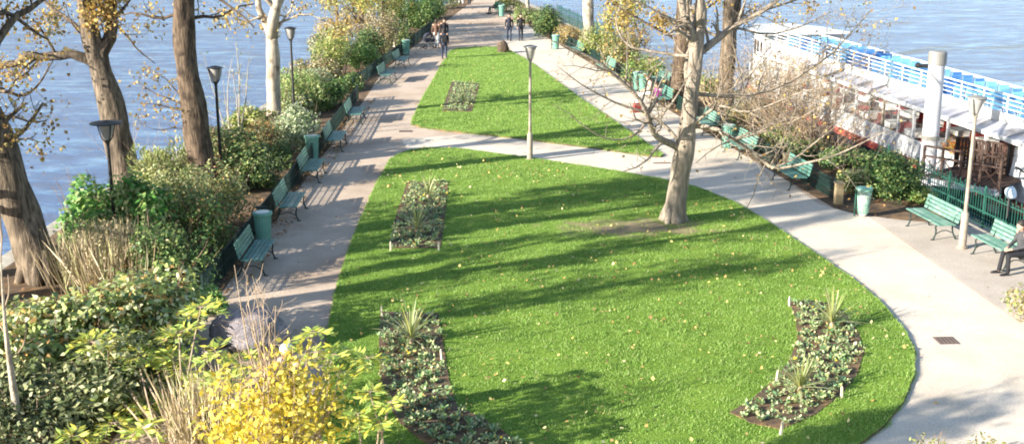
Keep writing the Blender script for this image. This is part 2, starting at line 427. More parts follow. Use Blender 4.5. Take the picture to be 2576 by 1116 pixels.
# lawns
lawn1_px = [(1022, 383), (1000, 392), (980, 405), (955, 450), (935, 490), (905, 560), (870, 650), (842, 740), (825, 830), (815, 930), (812, 1010), (812, 1120), (830, 1300), (1000, 1420), (1700, 1420), (2000, 1240),
            (2170, 1116), (2225, 1075), (2272, 1015), (2300, 945), (2301, 890), (2280, 840), (2220, 768), (2150, 708), (2050, 640), (1950, 572), (1850, 512), (1750, 472), (1650, 450), (1500, 425), (1330, 399), (1150, 376), (1060, 375)]
lawn2_px = [(1133, 130), (1150, 124), (1200, 120), (1252, 121), (1288, 132), (1340, 162), (1400, 206), (1470, 256), (1550, 310), (1615, 355), (1668, 391), (1662, 397), (1640, 396), (1500, 376), (1300, 350), (1120, 331), (1060, 322), (1036, 316), (1036, 306), (1062, 250), (1090, 203), (1110, 165)]
lawn1 = ccw([tuple(g(*p)[:2]) for p in lawn1_px]); lawn2 = ccw([tuple(g(*p)[:2]) for p in lawn2_px])
beds_px = {
 'A': [(1025, 462), (1128, 462), (1122, 530), (1108, 630), (978, 630), (998, 540)],
 'B': [(958, 790), (1103, 795), (1110, 840), (1118, 890), (1130, 965), (1150, 1030), (1215, 1060), (1300, 1116), (1360, 1180), (1200, 1190), (1060, 1116), (1005, 1070), (975, 1020), (957, 950), (953, 870)],
 'C': [(1985, 765), (2030, 762), (2080, 768), (2130, 800), (2160, 845), (2172, 895), (2155, 950), (2115, 1000), (2050, 1050), (1965, 1088), (1890, 1072), (1835, 1045), (1890, 1012), (1945, 965), (1985, 915), (2005, 860), (2002, 810)],
 'D': [(1137, 208), (1207, 214), (1187, 285), (1111, 283)]}
beds = {k: ccw([tuple(g(*p)[:2]) for p in v]) for k, v in beds_px.items()}
T5B = g(1695, 560)

m, nt, b = new_mat('mown_lawn'); L_ = nt.links
tc = N(nt, 'ShaderNodeTexCoord')
nA = N(nt, 'ShaderNodeTexNoise', Scale=.7, Detail=5); nB = N(nt, 'ShaderNodeTexNoise', Scale=26, Detail=6, Roughness=.7); nC = N(nt, 'ShaderNodeTexNoise', Scale=1.1, Detail=6, Roughness=.6)
for n in (nA, nB, nC): L_.new(tc.outputs['Object'], n.inputs['Vector'])
rA = ramp(nt, [(.35, (.12, .22, .028)), (.65, (.19, .31, .045))]); L_.new(nA.outputs['Fac'], rA.inputs['Fac'])
rB = ramp(nt, [(.3, (.5, .5, .4)), (.65, (1.2, 1.15, 1.1))]); L_.new(nB.outputs['Fac'], rB.inputs['Fac'])
gr = mix(nt, 1.0, rA.outputs[0], rB.outputs[0], 'MULTIPLY')
# worn soil round the tree: stretched distance to its foot broken by noise
sep = N(nt, 'ShaderNodeVectorMath', operation='SUBTRACT'); sep.inputs[1].default_value = (T5B.x - 1.1, T5B.y - .7, 0); L_.new(tc.outputs['Object'], sep.inputs[0])
sc = N(nt, 'ShaderNodeVectorMath', operation='MULTIPLY'); sc.inputs[1].default_value = (.42, .85, 0); L_.new(sep.outputs[0], sc.inputs[0])
ln = N(nt, 'ShaderNodeVectorMath', operation='LENGTH'); L_.new(sc.outputs[0], ln.inputs[0])
nz = N(nt, 'ShaderNodeMath', operation='MULTIPLY_ADD'); L_.new(nC.outputs['Fac'], nz.inputs[0]); nz.inputs[1].default_value = 2.6; nz.inputs[2].default_value = -1.3
ad = N(nt, 'ShaderNodeMath', operation='ADD'); L_.new(ln.outputs['Value'], ad.inputs[0]); L_.new(nz.outputs[0], ad.inputs[1])
rD = ramp(nt, [(.45, (1, 1, 1)), (1.0, (0, 0, 0))]); L_.new(ad.outputs[0], rD.inputs['Fac'])
L_.new(mix(nt, rD.outputs[0], gr, (.29, .225, .135)), b.inputs['Base Color'])
b.inputs['Roughness'].default_value = .9; b.inputs['Specular IOR Level'].default_value = .15
bp = N(nt, 'ShaderNodeBump', Strength=.8, Distance=.05); L_.new(nB.outputs['Fac'], bp.inputs['Height']); L_.new(bp.outputs[0], b.inputs['Normal'])
M['lawn'] = m
for nm, poly in (('lawn', lawn1), ('lawn', lawn2)):
    q = MB(); q.prism(poly, -.01, .06); q.m = [1, 0] + [1] * len(poly); tag(q.build(nm, [M['lawn'], M['soil']]), kind='structure')
for k, poly in beds.items():
    q = MB(); q.prism(poly, .05, .075); tag(q.build('flower_bed_soil', M['soil']), kind='structure')

# grass blades
def wornness(x, y):
    d = np.hypot((x - T5B.x + 1.1) * .42, (y - T5B.y + .7) * .85)
    nn = np.array([noise.noise(Vector((a * 1.1, b_ * 1.1, 3.1))) for a, b_ in zip(x, y)])
    return d + nn * .6
def grass(poly, n, lo, hi, wd, ymin=0, ymax=1e9):
    xs = [p[0] for p in poly]; ys = [p[1] for p in poly]
    x = RNG.uniform(min(xs), max(xs), n); y = RNG.uniform(max(min(ys), ymin), min(max(ys), ymax), n)
    k = inpoly(x, y, poly)
    for bpoly in beds.values(): k &= ~inpoly(x, y, bpoly)
    x, y = x[k], y[k]
    k = RNG.random(len(x)) < np.clip((wornness(x, y) - .35) / .75, .08, 1)
    x, y = x[k], y[k]
    for a_, b_ in zip(poly, poly[1:] + poly[:1]):
        L = math.hypot(b_[0] - a_[0], b_[1] - a_[1]); m_ = int(L * 130); f = RNG.random(m_)
        clump = np.array([noise.noise(Vector((a_[0] * 3 + ff * L * 2.2, a_[1], 4))) for ff in f]) * .05
        nx, ny = (b_[1] - a_[1]) / L, -(b_[0] - a_[0]) / L
        off = RNG.normal(.0, .02, m_) + np.maximum(clump, -.02)
        x = np.concatenate([x, a_[0] + (b_[0] - a_[0]) * f + nx * off]); y = np.concatenate([y, a_[1] + (b_[1] - a_[1]) * f + ny * off])
    n = len(x)
    tone = RNG.uniform(.7, 1.3, n)
    nf = np.array([noise.noise(Vector((a * 2.2, b_ * 3.2, 9))) + .6 * noise.noise(Vector((a * 6, b_ * 8, 2))) for a, b_ in zip(x, y)]); h = RNG.uniform(lo, hi, n) * tone * np.clip(1 + nf * 1.1, .3, 2.2); a = RNG.uniform(0, 2 * PI, n); lean = RNG.uniform(.1, .9, n) * h; la = RNG.uniform(0, 2 * PI, n)
    base = np.stack([x, y, np.where(inpoly(x, y, poly), .055, .012)], 1)
    s_ = np.stack([np.cos(a), np.sin(a), np.zeros(n)], 1) * wd / 2
    tip = base + np.stack([np.cos(la) * lean, np.sin(la) * lean, h], 1)
    V = np.stack([base - s_, base + s_, tip], 1).reshape(-1, 3)
    return V, np.arange(3 * n).reshape(n, 3)
V1, F1 = grass(lawn1, 400000, .022, .05, .014)
tag(np_mesh('grass', V1, F1, P['grass']), 'short bright green mown grass of the near lawn around the bare tree', 'grass', kind='stuff')
V1, F1 = grass(lawn2, 180000, .028, .06, .020)
tag(np_mesh('grass', V1, F1, P['grass']), 'short bright green mown grass of the far tapering lawn', 'grass', kind='stuff')

def litter(poly, n, z, lo, hi, mat, label, avoid=(), clump=True):
    xs = [p[0] for p in poly]; ys = [p[1] for p in poly]
    x = RNG.uniform(min(xs), max(xs), n); y = RNG.uniform(min(ys), max(ys), n)
    k = inpoly(x, y, poly)
    for a in avoid: k &= ~inpoly(x, y, a)
    x, y = x[k], y[k]
    if clump:
        d = np.array([noise.noise(Vector((a * .45, b_ * .45, 7))) + .6 * noise.noise(Vector((a * 1.7, b_ * 1.7, 1))) for a, b_ in zip(x, y)])
        k = RNG.random(len(x)) < np.clip(.5 + d * 1.3, .08, 1); x, y = x[k], y[k]
    Pn = np.stack([x, y, np.full(len(x), z) + RNG.uniform(0, .03, len(x))], 1)
    o = leaves('fallen_leaves', Pn, lo, hi, mat, None, wid=.8, flat=.75, axis=np.array([0, 0, .1]), spread=1)
    return tag(o, label, 'leaves', kind='stuff')
litter(lawn1, 3800, .10, .05, .10, P['litter'], 'yellow and cream fallen leaves strewn over the near lawn')
litter(lawn2, 500, .11, .05, .10, P['litter'], 'pale fallen leaves strewn over the far lawn')
litter(path_poly, 1500, .015, .05, .10, P['litter_brown'], 'brown fallen leaves scattered along the sandy paths', (lawn1, lawn2))
litter(inset_poly(island, .8), 16000, .01, .06, .13, P['litter_brown'], 'thick brown leaf litter on the soil of the shrub borders', (ccw(path_poly),), False)

far_strip = [(-6.3, 74), (-5.4, 84), (-4.6, 96), (-3.4, 112), (.4, 112), (1.2, 95), (1.2, 84), (-2, 80)]
litter(ccw(far_strip), 1500, .015, .06, .12, P['litter_brown'], 'orange-brown leaf litter on the far end of the path')
litter(ccw([(-6.9, 26), (-6.9, 54), (-6.2, 54), (-6.2, 26)]), 2200, .015, .05, .10, P['litter_brown'], 'rusty leaf litter lining the foot of the left fence')
litter(ccw([tuple(RS(14.0, 62)[:2]), tuple(RS(14.0, 34)[:2]), tuple(RS(15.0, 33)[:2]), tuple(RS(15.0, 62)[:2])]), 1200, .015, .05, .10, P['litter_brown'], 'rusty leaf litter along the right border edge')

# ================================================================== TREES
def wander(p, d, L, seg, r0, r1, bend=.18, up=.05):
    pts = [Vector(p)]; d = Vector(d).normalized(); rs = [r0]
    for i in range(seg):
        d = (d + Vector((random.gauss(0, bend), random.gauss(0, bend), random.gauss(0, bend) + up))).normalized()
        pts.append(pts[-1] + d * L / seg); rs.append(r0 + (r1 - r0) * (i + 1) / seg)
    return pts, rs

def branch_out(mb, pts, rs, level, tips, dens=1.0, start=.25, spread=.9, up=.08, minr=.006, lenk=.5, twig_mi=0):
    """children along a limb, recursively"""
    total = sum((pts[i + 1] - pts[i]).length for i in range(len(pts) - 1))
    n = max(1, int(total * dens * random.uniform(.8, 1.2)))
    for _ in range(n):
        f = random.uniform(start, 1); i = min(int(f * (len(pts) - 1)), len(pts) - 2); t = f * (len(pts) - 1) - i
        p = pts[i].lerp(pts[i + 1], t); d = (pts[i + 1] - pts[i]).normalized()
        side = Vector((random.gauss(0, 1), random.gauss(0, 1), random.gauss(.15, .8)))
        side = (side - d * side.dot(d)).normalized()
        nd = (d * random.uniform(.3, .9) + side * spread).normalized()
        r = max(minr, (rs[i] + (rs[i + 1] - rs[i]) * t) * random.uniform(.35, .6))
        L = max(.3, total * lenk * random.uniform(.5, 1.1) * (1.15 - f * .6))
        cp, cr = wander(p, nd, L, 4 if level > 1 else 3, r, max(minr * .6, r * .3), .2, up)
        mb.tube(cp, cr, 5 if r > .04 else 3, cap=False)
        if level > 1: branch_out(mb, cp, cr, level - 1, tips, dens * 1.7, .2, spread, up, minr, lenk, twig_mi)
        else: tips.append((cp[-1], (cp[-1] - cp[-2]).normalized())); tips.append((cp[1], nd))

def smooth_line(pts, it=2):
    for _ in range(it):
        q = [pts[0]]
        for a, b_ in zip(pts, pts[1:]): q += [a.lerp(b_, .25), a.lerp(b_, .75)]
        q.append(pts[-1]); pts = q
    return pts

def make_tree(name, label, group, trunk, radii, limbs, bark, leafmat, nleaf, crown=(4, 3.2), twigmat=None, leafsize=(.08, .17), topdens=1.0, seed=1, lk=1.0):
    """trunk: world points; limbs: list of (points, r0, r1, level, dens)"""
    random.seed(seed)
    base = trunk[0]
    t = thing(name, label, 'tree', (0, 0, 0), 0, group)
    t.location = base
    off = -base
    mb = MB(); sm = smooth_line([p + off for p in trunk]); n = len(sm)
    rr = [np.interp(i / (n - 1), np.linspace(0, 1, len(radii)), radii) for i in range(n)]
    mb.tube(sm, rr, 22, rough=.3)
    # buttress flare
    for k in range(6):
        a = k * PI / 3 + random.random()
        d = Vector((math.cos(a), math.sin(a), 0)); r0 = radii[0]
        mb.tube([d * r0 * .55 + Vector((0, 0, r0 * 1.6)), d * r0 * .95 + Vector((0, 0, r0 * .5)), d * r0 * 1.22 + Vector((0, 0, -.12))], [r0 * .26, r0 * .28, r0 * .2], 6)
    mb.build('trunk', bark, t, smooth=True)
    lb = MB(); tips = []
    for pts, r0, r1, lev, dens in limbs:
        ps = smooth_line([p + off for p in pts], 1); k = len(ps)
        ps = [p + Vector((random.gauss(0, r1 * .6), random.gauss(0, r1 * .6), random.gauss(0, r1 * .6))) if 0 < i < k - 1 else p for i, p in enumerate(ps)]
        rs = [r0 + (r1 - r0) * i / (k - 1) for i in range(k)]
        lb.tube(ps, rs, 8 if r0 > .08 else 5, rough=.1)
        if lev: branch_out(lb, ps, rs, lev, tips, dens * lk, .12, .9, .03, .005, .38)
    # crown above
    for k in range(crown[0]):
        f = random.uniform(.62, 1); i = min(int(f * (n - 1)), n - 2)
        a = random.uniform(0, 2 * PI)
        d = Vector((math.cos(a), math.sin(a), random.uniform(.4, 1.2)))
        ps, rs = wander(sm[i], d, crown[1] * random.uniform(.7, 1.3), 6, rr[i] * .55, .03, .15, .1)
        lb.tube(ps, rs, 6); branch_out(lb, ps, rs, 3 if nleaf else 2, tips, .9 * topdens, .25, .9, .08, .009, .5)
    ps, rs = wander(sm[-1], (sm[-1] - sm[-2]), crown[1] * 1.3, 7, rr[-1], .03, .12, .12)
    lb.tube(ps, rs, 8); branch_out(lb, ps, rs, 3, tips, .9 * topdens, .1, .9, .08, .009, .5)
    lb.build('branches', twigmat or bark, t, smooth=True)
    if nleaf and tips:
        idx = RNG.integers(0, len(tips), nleaf)
        cl = RNG.random(len(tips)) ** 2.2; pr = cl / cl.sum(); idx = RNG.choice(len(tips), nleaf, p=pr)
        Pn = np.array([tips[i][0][:] for i in idx]) + RNG.normal(0, .2, (nleaf, 3))
        leaves('crown', Pn, leafsize[0], leafsize[1], leafmat, t, wid=.75, axis=np.array([0, 0, -.6]), spread=1)
    return t

def pw(lst, Y, dy=0):
    n = len(lst); return [w(u, v, Y + dy * i / max(1, n - 1)) for i, (u, v) in enumerate(lst)]

GL = 'plane trees along the left bank'
GR = 'trees in the right border'
Y1 = g(110, 700).y
make_tree('plane_tree', 'huge thick leaning trunk at the far left edge beside the variegated holly', GL,
  pw([(112, 706), (62, 560), (5, 400), (-55, 240), (-100, 60), (-130, -160), (-150, -420)], Y1), [.52, .42, .38, .36, .33, .28, .2],
  [(pw([(-60, 230), (-20, 120), (30, 50), (90, 10), (160, -30)], Y1, 1.5), .13, .04, 2, 1.6),
   (pw([(-55, 245), (10, 225), (55, 245), (100, 215), (135, 150)], Y1, -.8), .06, .012, 1, 2.5),
   (pw([(-20, 330), (20, 360), (60, 345), (110, 360)], Y1, -.5), .035, .008, 1, 3),
   (pw([(-90, 90), (0, 20), (60, 60), (120, 100)], Y1, 2), .09, .02, 2, 2),
   (pw([(-30, 300), (30, 290), (80, 310), (120, 300)], Y1, 1), .04, .01, 1, 3)],
  M['bark_grey'], P['autumn'], 3000, (7, 5), seed=3, leafsize=(.07, .15))
Y2 = 37.6
make_tree('plane_tree', 'thick forked trunk behind the dark left lamp with a limb reaching left', GL,
  pw([(325, 490), (298, 350), (262, 210), (245, 150), (222, 60), (205, -60), (195, -250), (190, -420)], Y2), [.52, .43, .38, .33, .25, .22, .18, .13],
  [(pw([(252, 180), (266, 120), (282, 40), (300, -60), (318, -220)], Y2, .5), .24, .12, 2, .8),
   (pw([(250, 165), (205, 140), (160, 132), (110, 135), (60, 150), (0, 168), (-80, 175)], Y2, -.6), .19, .09, 2, 1.1),
   (pw([(110, 135), (80, 170), (60, 195), (20, 180)], Y2, -1), .05, .012, 1, 2.5),
   (pw([(235, 110), (190, 60), (140, 30), (90, -20)], Y2, .8), .09, .03, 2, 1.4),
   (pw([(228, 85), (250, 60), (285, 45), (318, 70)], Y2, -.5), .045, .01, 2, 3.2),
   (pw([(222, 60), (235, 20), (262, -10), (300, 5)], Y2, -.7), .045, .01, 2, 3.2),
   (pw([(232, 100), (200, 85), (175, 50), (165, 10)], Y2, -.4), .04, .01, 2, 3.0),
   (pw([(280, 50), (320, 90), (350, 130), (390, 160)], Y2, .5), .05, .01, 2, 1.6)],
  M['bark_grey'], P['autumn'], 4200, (8, 4), seed=8, leafsize=(.07, .15))
Y3 = g(522, 492).y
make_tree('plane_tree', 'straight dark trunk rising from the olive shrubs, second along the left bank', GL,
  pw([(524, 496), (498, 350), (474, 210), (463, 90), (460, -40), (462, -220), (466, -420)], Y3), [.44, .38, .35, .31, .28, .24, .16],
  [(pw([(480, 270), (430, 250), (385, 235), (340, 200)], Y3, .3), .035, .008, 2, 2.2),
   (pw([(484, 275), (440, 275), (400, 262), (350, 262)], Y3, -.4), .03, .008, 1, 3),
   (pw([(478, 262), (440, 225), (410, 190), (360, 170)], Y3, .2), .025, .006, 2, 3),
   (pw([(490, 330), (440, 320), (400, 330), (350, 310)], Y3, -.3), .022, .005, 2, 3),
   (pw([(464, 60), (500, 40), (550, 45), (590, 20), (640, 10)], Y3, .6), .07, .015, 2, 1.8),
   (pw([(462, 30), (400, 50), (340, 30), (300, 40)], Y3, .6), .06, .015, 2, 1.8),
   (pw([(462, -30), (540, -10), (600, 30), (640, 70)], Y3, -.6), .07, .015, 2, 1.6)],
  M['bark_dark'], P['autumn'], 2000, (6, 5), seed=13, leafsize=(.07, .14))
Y4 = g(690, 306).y
make_tree('plane_tree', 'slim pale trunk splitting in a Y by the water on the left bank', GL,
  pw([(691, 308), (687, 190), (684, 96)], Y4), [.3, .26, .25],
  [(pw([(684, 100), (668, 60), (648, 10), (630, -80), (615, -220)], Y4, .4), .17, .07, 2, .8),
   (pw([(685, 100), (692, 50), (694, 0), (702, -110), (712, -240)], Y4, -.4), .18, .08, 2, .8),
   (pw([(690, 85), (715, 45), (735, 20), (745, -20)], Y4, -.3), .06, .02, 2, 1.5),
   (pw([(660, 40), (610, 60), (570, 20), (540, 30)], Y4, -.3), .05, .012, 2, 1.6),
   (pw([(700, 60), (770, 30), (830, 60), (870, 90)], Y4, -.3), .05, .012, 2, 1.6)],
  M['bark_pale'], P['autumn'], 1200, (2, 4), seed=21)

# big bare tree on the lawn
Y5 = T5B.y
b1 = [(1706, 372), (1672, 354), (1648, 342), (1634, 308), (1628, 285), (1600, 238), (1552, 192), (1500, 152), (1440, 122), (1380, 100)]
make_tree('lawn_tree', 'large nearly bare tree standing alone on the near lawn in worn soil', None,
  pw([(1694, 566), (1702, 500), (1714, 420), (1725, 350), (1735, 280), (1745, 200), (1751, 130), (1757, 70)], Y5), [.35, .285, .265, .25, .215, .185, .17, .15],
  [(pw(b1, Y5, -2.2), .105, .012, 2, 1.3),
   (pw([(1706, 356), (1684, 328), (1655, 302), (1630, 282), (1640, 240), (1655, 180)], Y5, .4), .06, .01, 2, 1.5),
   (pw([(1632, 300), (1600, 340), (1560, 354), (1510, 345), (1462, 312), (1426, 280), (1390, 265)], Y5 - .6, -1), .035, .006, 1, 2.2),
   (pw([(1628, 285), (1562, 265), (1502, 236), (1450, 205), (1400, 165)], Y5 - .6, -1), .04, .007, 2, 1.4),
   (pw([(1722, 340), (1752, 305), (1792, 275), (1816, 264), (1872, 285), (1932, 268), (2010, 232), (2080, 220)], Y5, -1.5), .06, .01, 2, 1.7),
   (pw([(1729, 318), (1790, 318), (1850, 350), (1902, 388), (1946, 428), (2012, 414), (2082, 398), (2152, 368), (2232, 328)], Y5, -2.0), .075, .01, 2, 1.3),
   (pw([(1940, 424), (2002, 398), (2062, 350), (2122, 302), (2170, 270)], Y5 - 1.0, -.6), .035, .006, 2, 1.6),
   (pw([(1850, 350), (1930, 330), (2010, 300), (2080, 255)], Y5 - .6, -.6), .035, .006, 2, 1.9),
   (pw([(1736, 140), (1690, 138), (1640, 130), (1572, 114), (1546, 62), (1560, 15)], Y5, 1.5), .055, .012, 2, 1.5),
   (pw([(1745, 235), (1850, 246), (1962, 223), (2072, 152), (2134, 91), (2192, 25)], Y5, 2.0), .06, .012, 2, 1.8),
   (pw([(1962, 223), (2050, 200), (2140, 170), (2240, 110)], Y5 + 1.2, .5), .03, .006, 2, 2.0),
   (pw([(1750, 140), (1792, 108), (1850, 70), (1932, 20), (2000, -40)], Y5, .9), .12, .04, 2, 1.5),
   (pw([(1752, 118), (1738, 95), (1722, 55), (1715, 0), (1702, -90), (1690, -220)], Y5, -.4), .15, .06, 2, 1.2),
   (pw([(1722, 60), (1670, 40), (1620, 10), (1560, -10)], Y5, -.8), .05, .012, 2, 1.8),
   (pw([(1757, 72), (1768, 20), (1776, -60), (1784, -200)], Y5, .2), .15, .07, 2, 1.2),
   (pw([(1850, 70), (1930, 90), (2010, 70), (2090, 30)], Y5 + .5, .5), .04, .008, 2, 2.0)],
  M['bark_lawn'], P['autumn'], 600, (2, 3), M['bark_lawn'], seed=5, leafsize=(.06, .12), lk=2.5)

Y6 = g(1704, 268).y
make_tree('plane_tree', 'ivy-wrapped brown trunk just behind the lawn tree', GR,
  pw([(1704, 270), (1712, 180), (1718, 90), (1722, 0), (1724, -130), (1726, -280)], Y6), [.42, .36, .33, .3, .25, .16],
  [(pw([(1716, 110), (1650, 70), (1590, 40), (1540, 10)], Y6, .5), .08, .02, 2, 1.3),
   (pw([(1718, 60), (1780, 20), (1830, -20)], Y6, .5), .08, .02, 2, 1.3)],
  M['bark_dark'], P['autumn'], 5200, (6, 4.5), seed=31)
Y7 = g(1826, 285).y
make_tree('plane_tree', 'twin-stemmed brown trunk on the right bank in front of the boat bow', GR,
  pw([(1824, 290), (1827, 190), (1832, 100), (1838, 0), (1842, -150), (1846, -280)], Y7), [.38, .31, .28, .26, .2, .12],
  [(pw([(1826, 235), (1842, 150), (1852, 60), (1858, -40), (1866, -180)], Y7, .4), .2, .1, 2, .9),
   (pw([(1850, 60), (1910, 30), (1980, 10), (2060, -20)], Y7, .4), .08, .02, 2, 1.6)],
  M['bark_grey'], P['autumn'], 4200, (6, 4.5), seed=37)
Y8 = g(1484, 122).y
make_tree('plane_tree', 'tall plain trunk on the right bank beyond the pale bins', GR,
  pw([(1485, 124), (1481, 60), (1478, -10), (1474, -130), (1470, -240)], Y8), [.4, .33, .3, .26, .16], [], M['bark_pale'], P['autumn'], 1200, (4, 4.5), seed=41)
for i, (u, v, lean, sd_, lab) in enumerate([(2080, 262, 25, 51, 'thin tree with a hanging clump of brown leaves over the boat roof'),
                                      (1330, 55, -10, 52, 'slender pale trunk beside the far dark bush on the right bank')]):
    Yk = g(u, v).y if i else 36
    pts = pw([(u, v), (u + lean * .4, v - 70), (u + lean, v - 160), (u + lean * 1.2, v - 300)], Yk)
    if i == 0: continue
    make_tree('young_tree', lab, GR, pts, [.17, .14, .12, .08], [], M['bark_pale'], P['autumn'], 500, (3, 3), seed=sd_)

def shade_tree(x, y, h, r, label, seed, n=3000, crown=(9, 4.2)):
    pts = [Vector((x, y, -.05)), Vector((x + .1, y, h * .3)), Vector((x - .15, y + .1, h * .62)), Vector((x + .1, y, h))]
    make_tree('plane_tree', label, GL, pts, [r * 1.2, r, r * .8, r * .5], [], M['bark_grey'], P['autumn'], n, crown, seed=seed)
def leafy_shade(x, y, h, z0, r, label, seed, n, pal='autumn'):
    random.seed(seed); t = thing('leafy_tree', label, 'tree', (x, y, 0), 0, GL)
    mb = MB(); tips = []
    ps, rs = wander((0, 0, -.1), (0, 0, 1), h * .9, 8, .34, .09, .05, .1)
    mb.tube(ps, rs, 12, rough=.15); branch_out(mb, ps, rs, 3, tips, 1.3, .25, 1.0, .06, .01, .33)
    mb.build('trunk', M['bark_grey'], t, smooth=True)
    # clumps of foliage strung along the height
    nl = 32; k = RNG.integers(0, nl, n)
    c = np.stack([RNG.normal(0, r * .42, nl), RNG.normal(0, r * .5, nl), RNG.uniform(z0, h, nl)], 1); rad = RNG.uniform(.3, .6, nl)
    Pn = c[k] + unit(RNG.normal(size=(n, 3))) * (rad[k] * RNG.random(n) ** .4)[:, None] * np.array([.8, .8, 1.5])
    leaves('crown', Pn, .10, .2, P[pal], t, wid=.7, axis=np.array([0, 0, -.4]), spread=1)
leafy_shade(-13.6, 25.0, 9.5, 3.3, 2.1, 'leafy plane tree outside the left edge beside the leaning trunk', 101, 5200)
leafy_shade(-13.2, 27.6, 9.5, 3.6, 1.5, 'leafy plane tree just beyond the left edge right behind the leaning trunk', 106, 4200)
leafy_shade(-13.3, 21.6, 9.0, 4.0, 2.0, 'leafy plane tree outside the left edge, second from the leaning trunk', 102, 5200)
leafy_shade(-13.0, 18.4, 8.0, 4.6, 1.3, 'leafy plane tree outside the left edge level with the holly', 103, 1600)
leafy_shade(-8.0, 11.1, 6.3, 5.1, .8, 'slim young tree near the bridge below the frame', 104, 1500, 'midgreen')
# multi-stem bare sapling by the left lamp
def shrub_stems(mb, n, h, spread, r, tips, sub=2, arch=.12, base_r=.25, up=.1):
    for _ in range(n):
        a = random.uniform(0, 2 * PI); b0 = Vector((math.cos(a), math.sin(a), 0)) * random.uniform(0, base_r)
        d = Vector((math.cos(a) * spread, math.sin(a) * spread, 1))
        ps, rs = wander(b0 - Vector((0, 0, .1)), d, h * random.uniform(.7, 1.15), 6, r * random.uniform(.6, 1.1), r * .25, arch, up)
        mb.tube(ps, rs, 4, cap=False)
        if sub: branch_out(mb, ps, rs, sub, tips, 1.6, .25, .8, .05, .004, .35)
        tips.append((ps[-1], (ps[-1] - ps[-2]).normalized())); tips.append((ps[-2], (ps[-1] - ps[-2]).normalized()))

def bare_shrub(u, v, h, n, spread, label, mat, r=.018, sub=2, leafm=None, nleaf=0, arch=.12, name='bare_shrub', ls=(.05, .1), base_r=.3, seed=0, up=.1, loc=None):
    random.seed(seed or int(u * 7 + v))
    t = thing(name, label, 'shrub', loc or g(u, v), 0)
    mb = MB(); tips = []
    shrub_stems(mb, n, h, spread, r, tips, sub, arch, base_r, up)
    mb.build('stems', mat, t)
    if nleaf:
        idx = RNG.integers(0, len(tips), nleaf)
        Pn = np.array([tips[i][0][:] for i in idx]) + RNG.normal(0, .09, (nleaf, 3))
        leaves('foliage', Pn, ls[0], ls[1], leafm, t, wid=.6)
    return t

# ================================================================== SHRUBS
def lumps_points(n, wx, wy, h, nl, rough=.3, hollow=.55, ground=True):
    """points near the surface of a lumpy mound"""
    c = []
    for i in range(nl):
        a = random.uniform(0, 2 * PI); rr = math.sqrt(random.random()) * .72
        zc = random.uniform(.25, .78) * (1 - rr * .45)
        c.append((math.cos(a) * rr * wx, math.sin(a) * rr * wy, zc * h, random.uniform(.26, .44)))
    c = np.array(c)
    k = RNG.integers(0, nl, n)
    d = unit(RNG.normal(size=(n, 3))); rad = c[k, 3:4] * RNG.uniform(hollow, 1.05, (n, 1)) ** .6
    sc = np.array([wx, wy, h * .75])
    Pn = c[k, :3] + d * rad * sc
    Pn[:, 2] = np.where(Pn[:, 2] < .03, RNG.uniform(.03, h * .4, n), Pn[:, 2])
    return Pn, d

def shrub(u, v, wx, h, pal, label, n=2600, ls=(.07, .14), wy=None, nl=14, wid=.55, upw=.3, name='shrub', seed=None, stems=True, group=None, spiky=0, two=None, twof=.2):
    seed = seed or int(u * 3 + v * 5); random.seed(seed)
    t = thing(name, label, 'shrub', g(u, v), random.uniform(0, 6), group)
    wy = wy or wx
    Pn, d = lumps_points(n, wx, wy, h, nl)
    ax = d * (1 - upw) + np.array([0, 0, upw]) + (np.array([0, 0, spiky]))
    nm = None if wid < .35 else d * .75 + np.array([0, 0, .45])
    if two:
        k = RNG.random(n) < twof
        V, Fc = leaf_arrays(Pn, ls[0], ls[1], axis=ax, spread=.55, wid=wid, nrm=nm)
        np_mesh('foliage', V, Fc, [P[pal], P[two]], t, k.astype(int))
    else:
        leaves('foliage', Pn, ls[0], ls[1], P[pal], t, axis=ax, spread=.55, wid=wid, nrm=nm)
    if stems:
        mb = MB(); tips = []
        shrub_stems(mb, 9, h * .95, wx * .5 / max(h, .3) * 1.1, .022, tips, 1, .12, wx * .3)
        mb.build('stems', M['twig_dark'], t)
    return t

GV = 'shrubs of the left border'
# near left: variegated holly mass
shrub(50, 900, 1.45, 1.25, 'holly', 'variegated holly mound at the left frame edge below the leaning trunk', 4600, (.11, .2), 1.5, 22)
shrub(210, 930, 1.5, 1.75, 'holly', 'largest variegated holly mound with cream and orange flecks, mid left', 5400, (.11, .2), 1.7, 24)
shrub(370, 890, 1.3, 2.15, 'holly', 'pale cream-green holly mound next to the path bend', 4200, (.11, .2), 1.5, 20)
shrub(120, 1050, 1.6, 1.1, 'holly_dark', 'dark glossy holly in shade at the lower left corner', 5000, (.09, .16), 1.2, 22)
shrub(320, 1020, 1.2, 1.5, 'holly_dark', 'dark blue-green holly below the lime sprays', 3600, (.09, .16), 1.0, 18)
shrub(20, 1130, 1.3, .9, 'holly_dark', 'low shaded holly behind the pale sapling stem', 2500, (.06, .12), 1.0, 14)
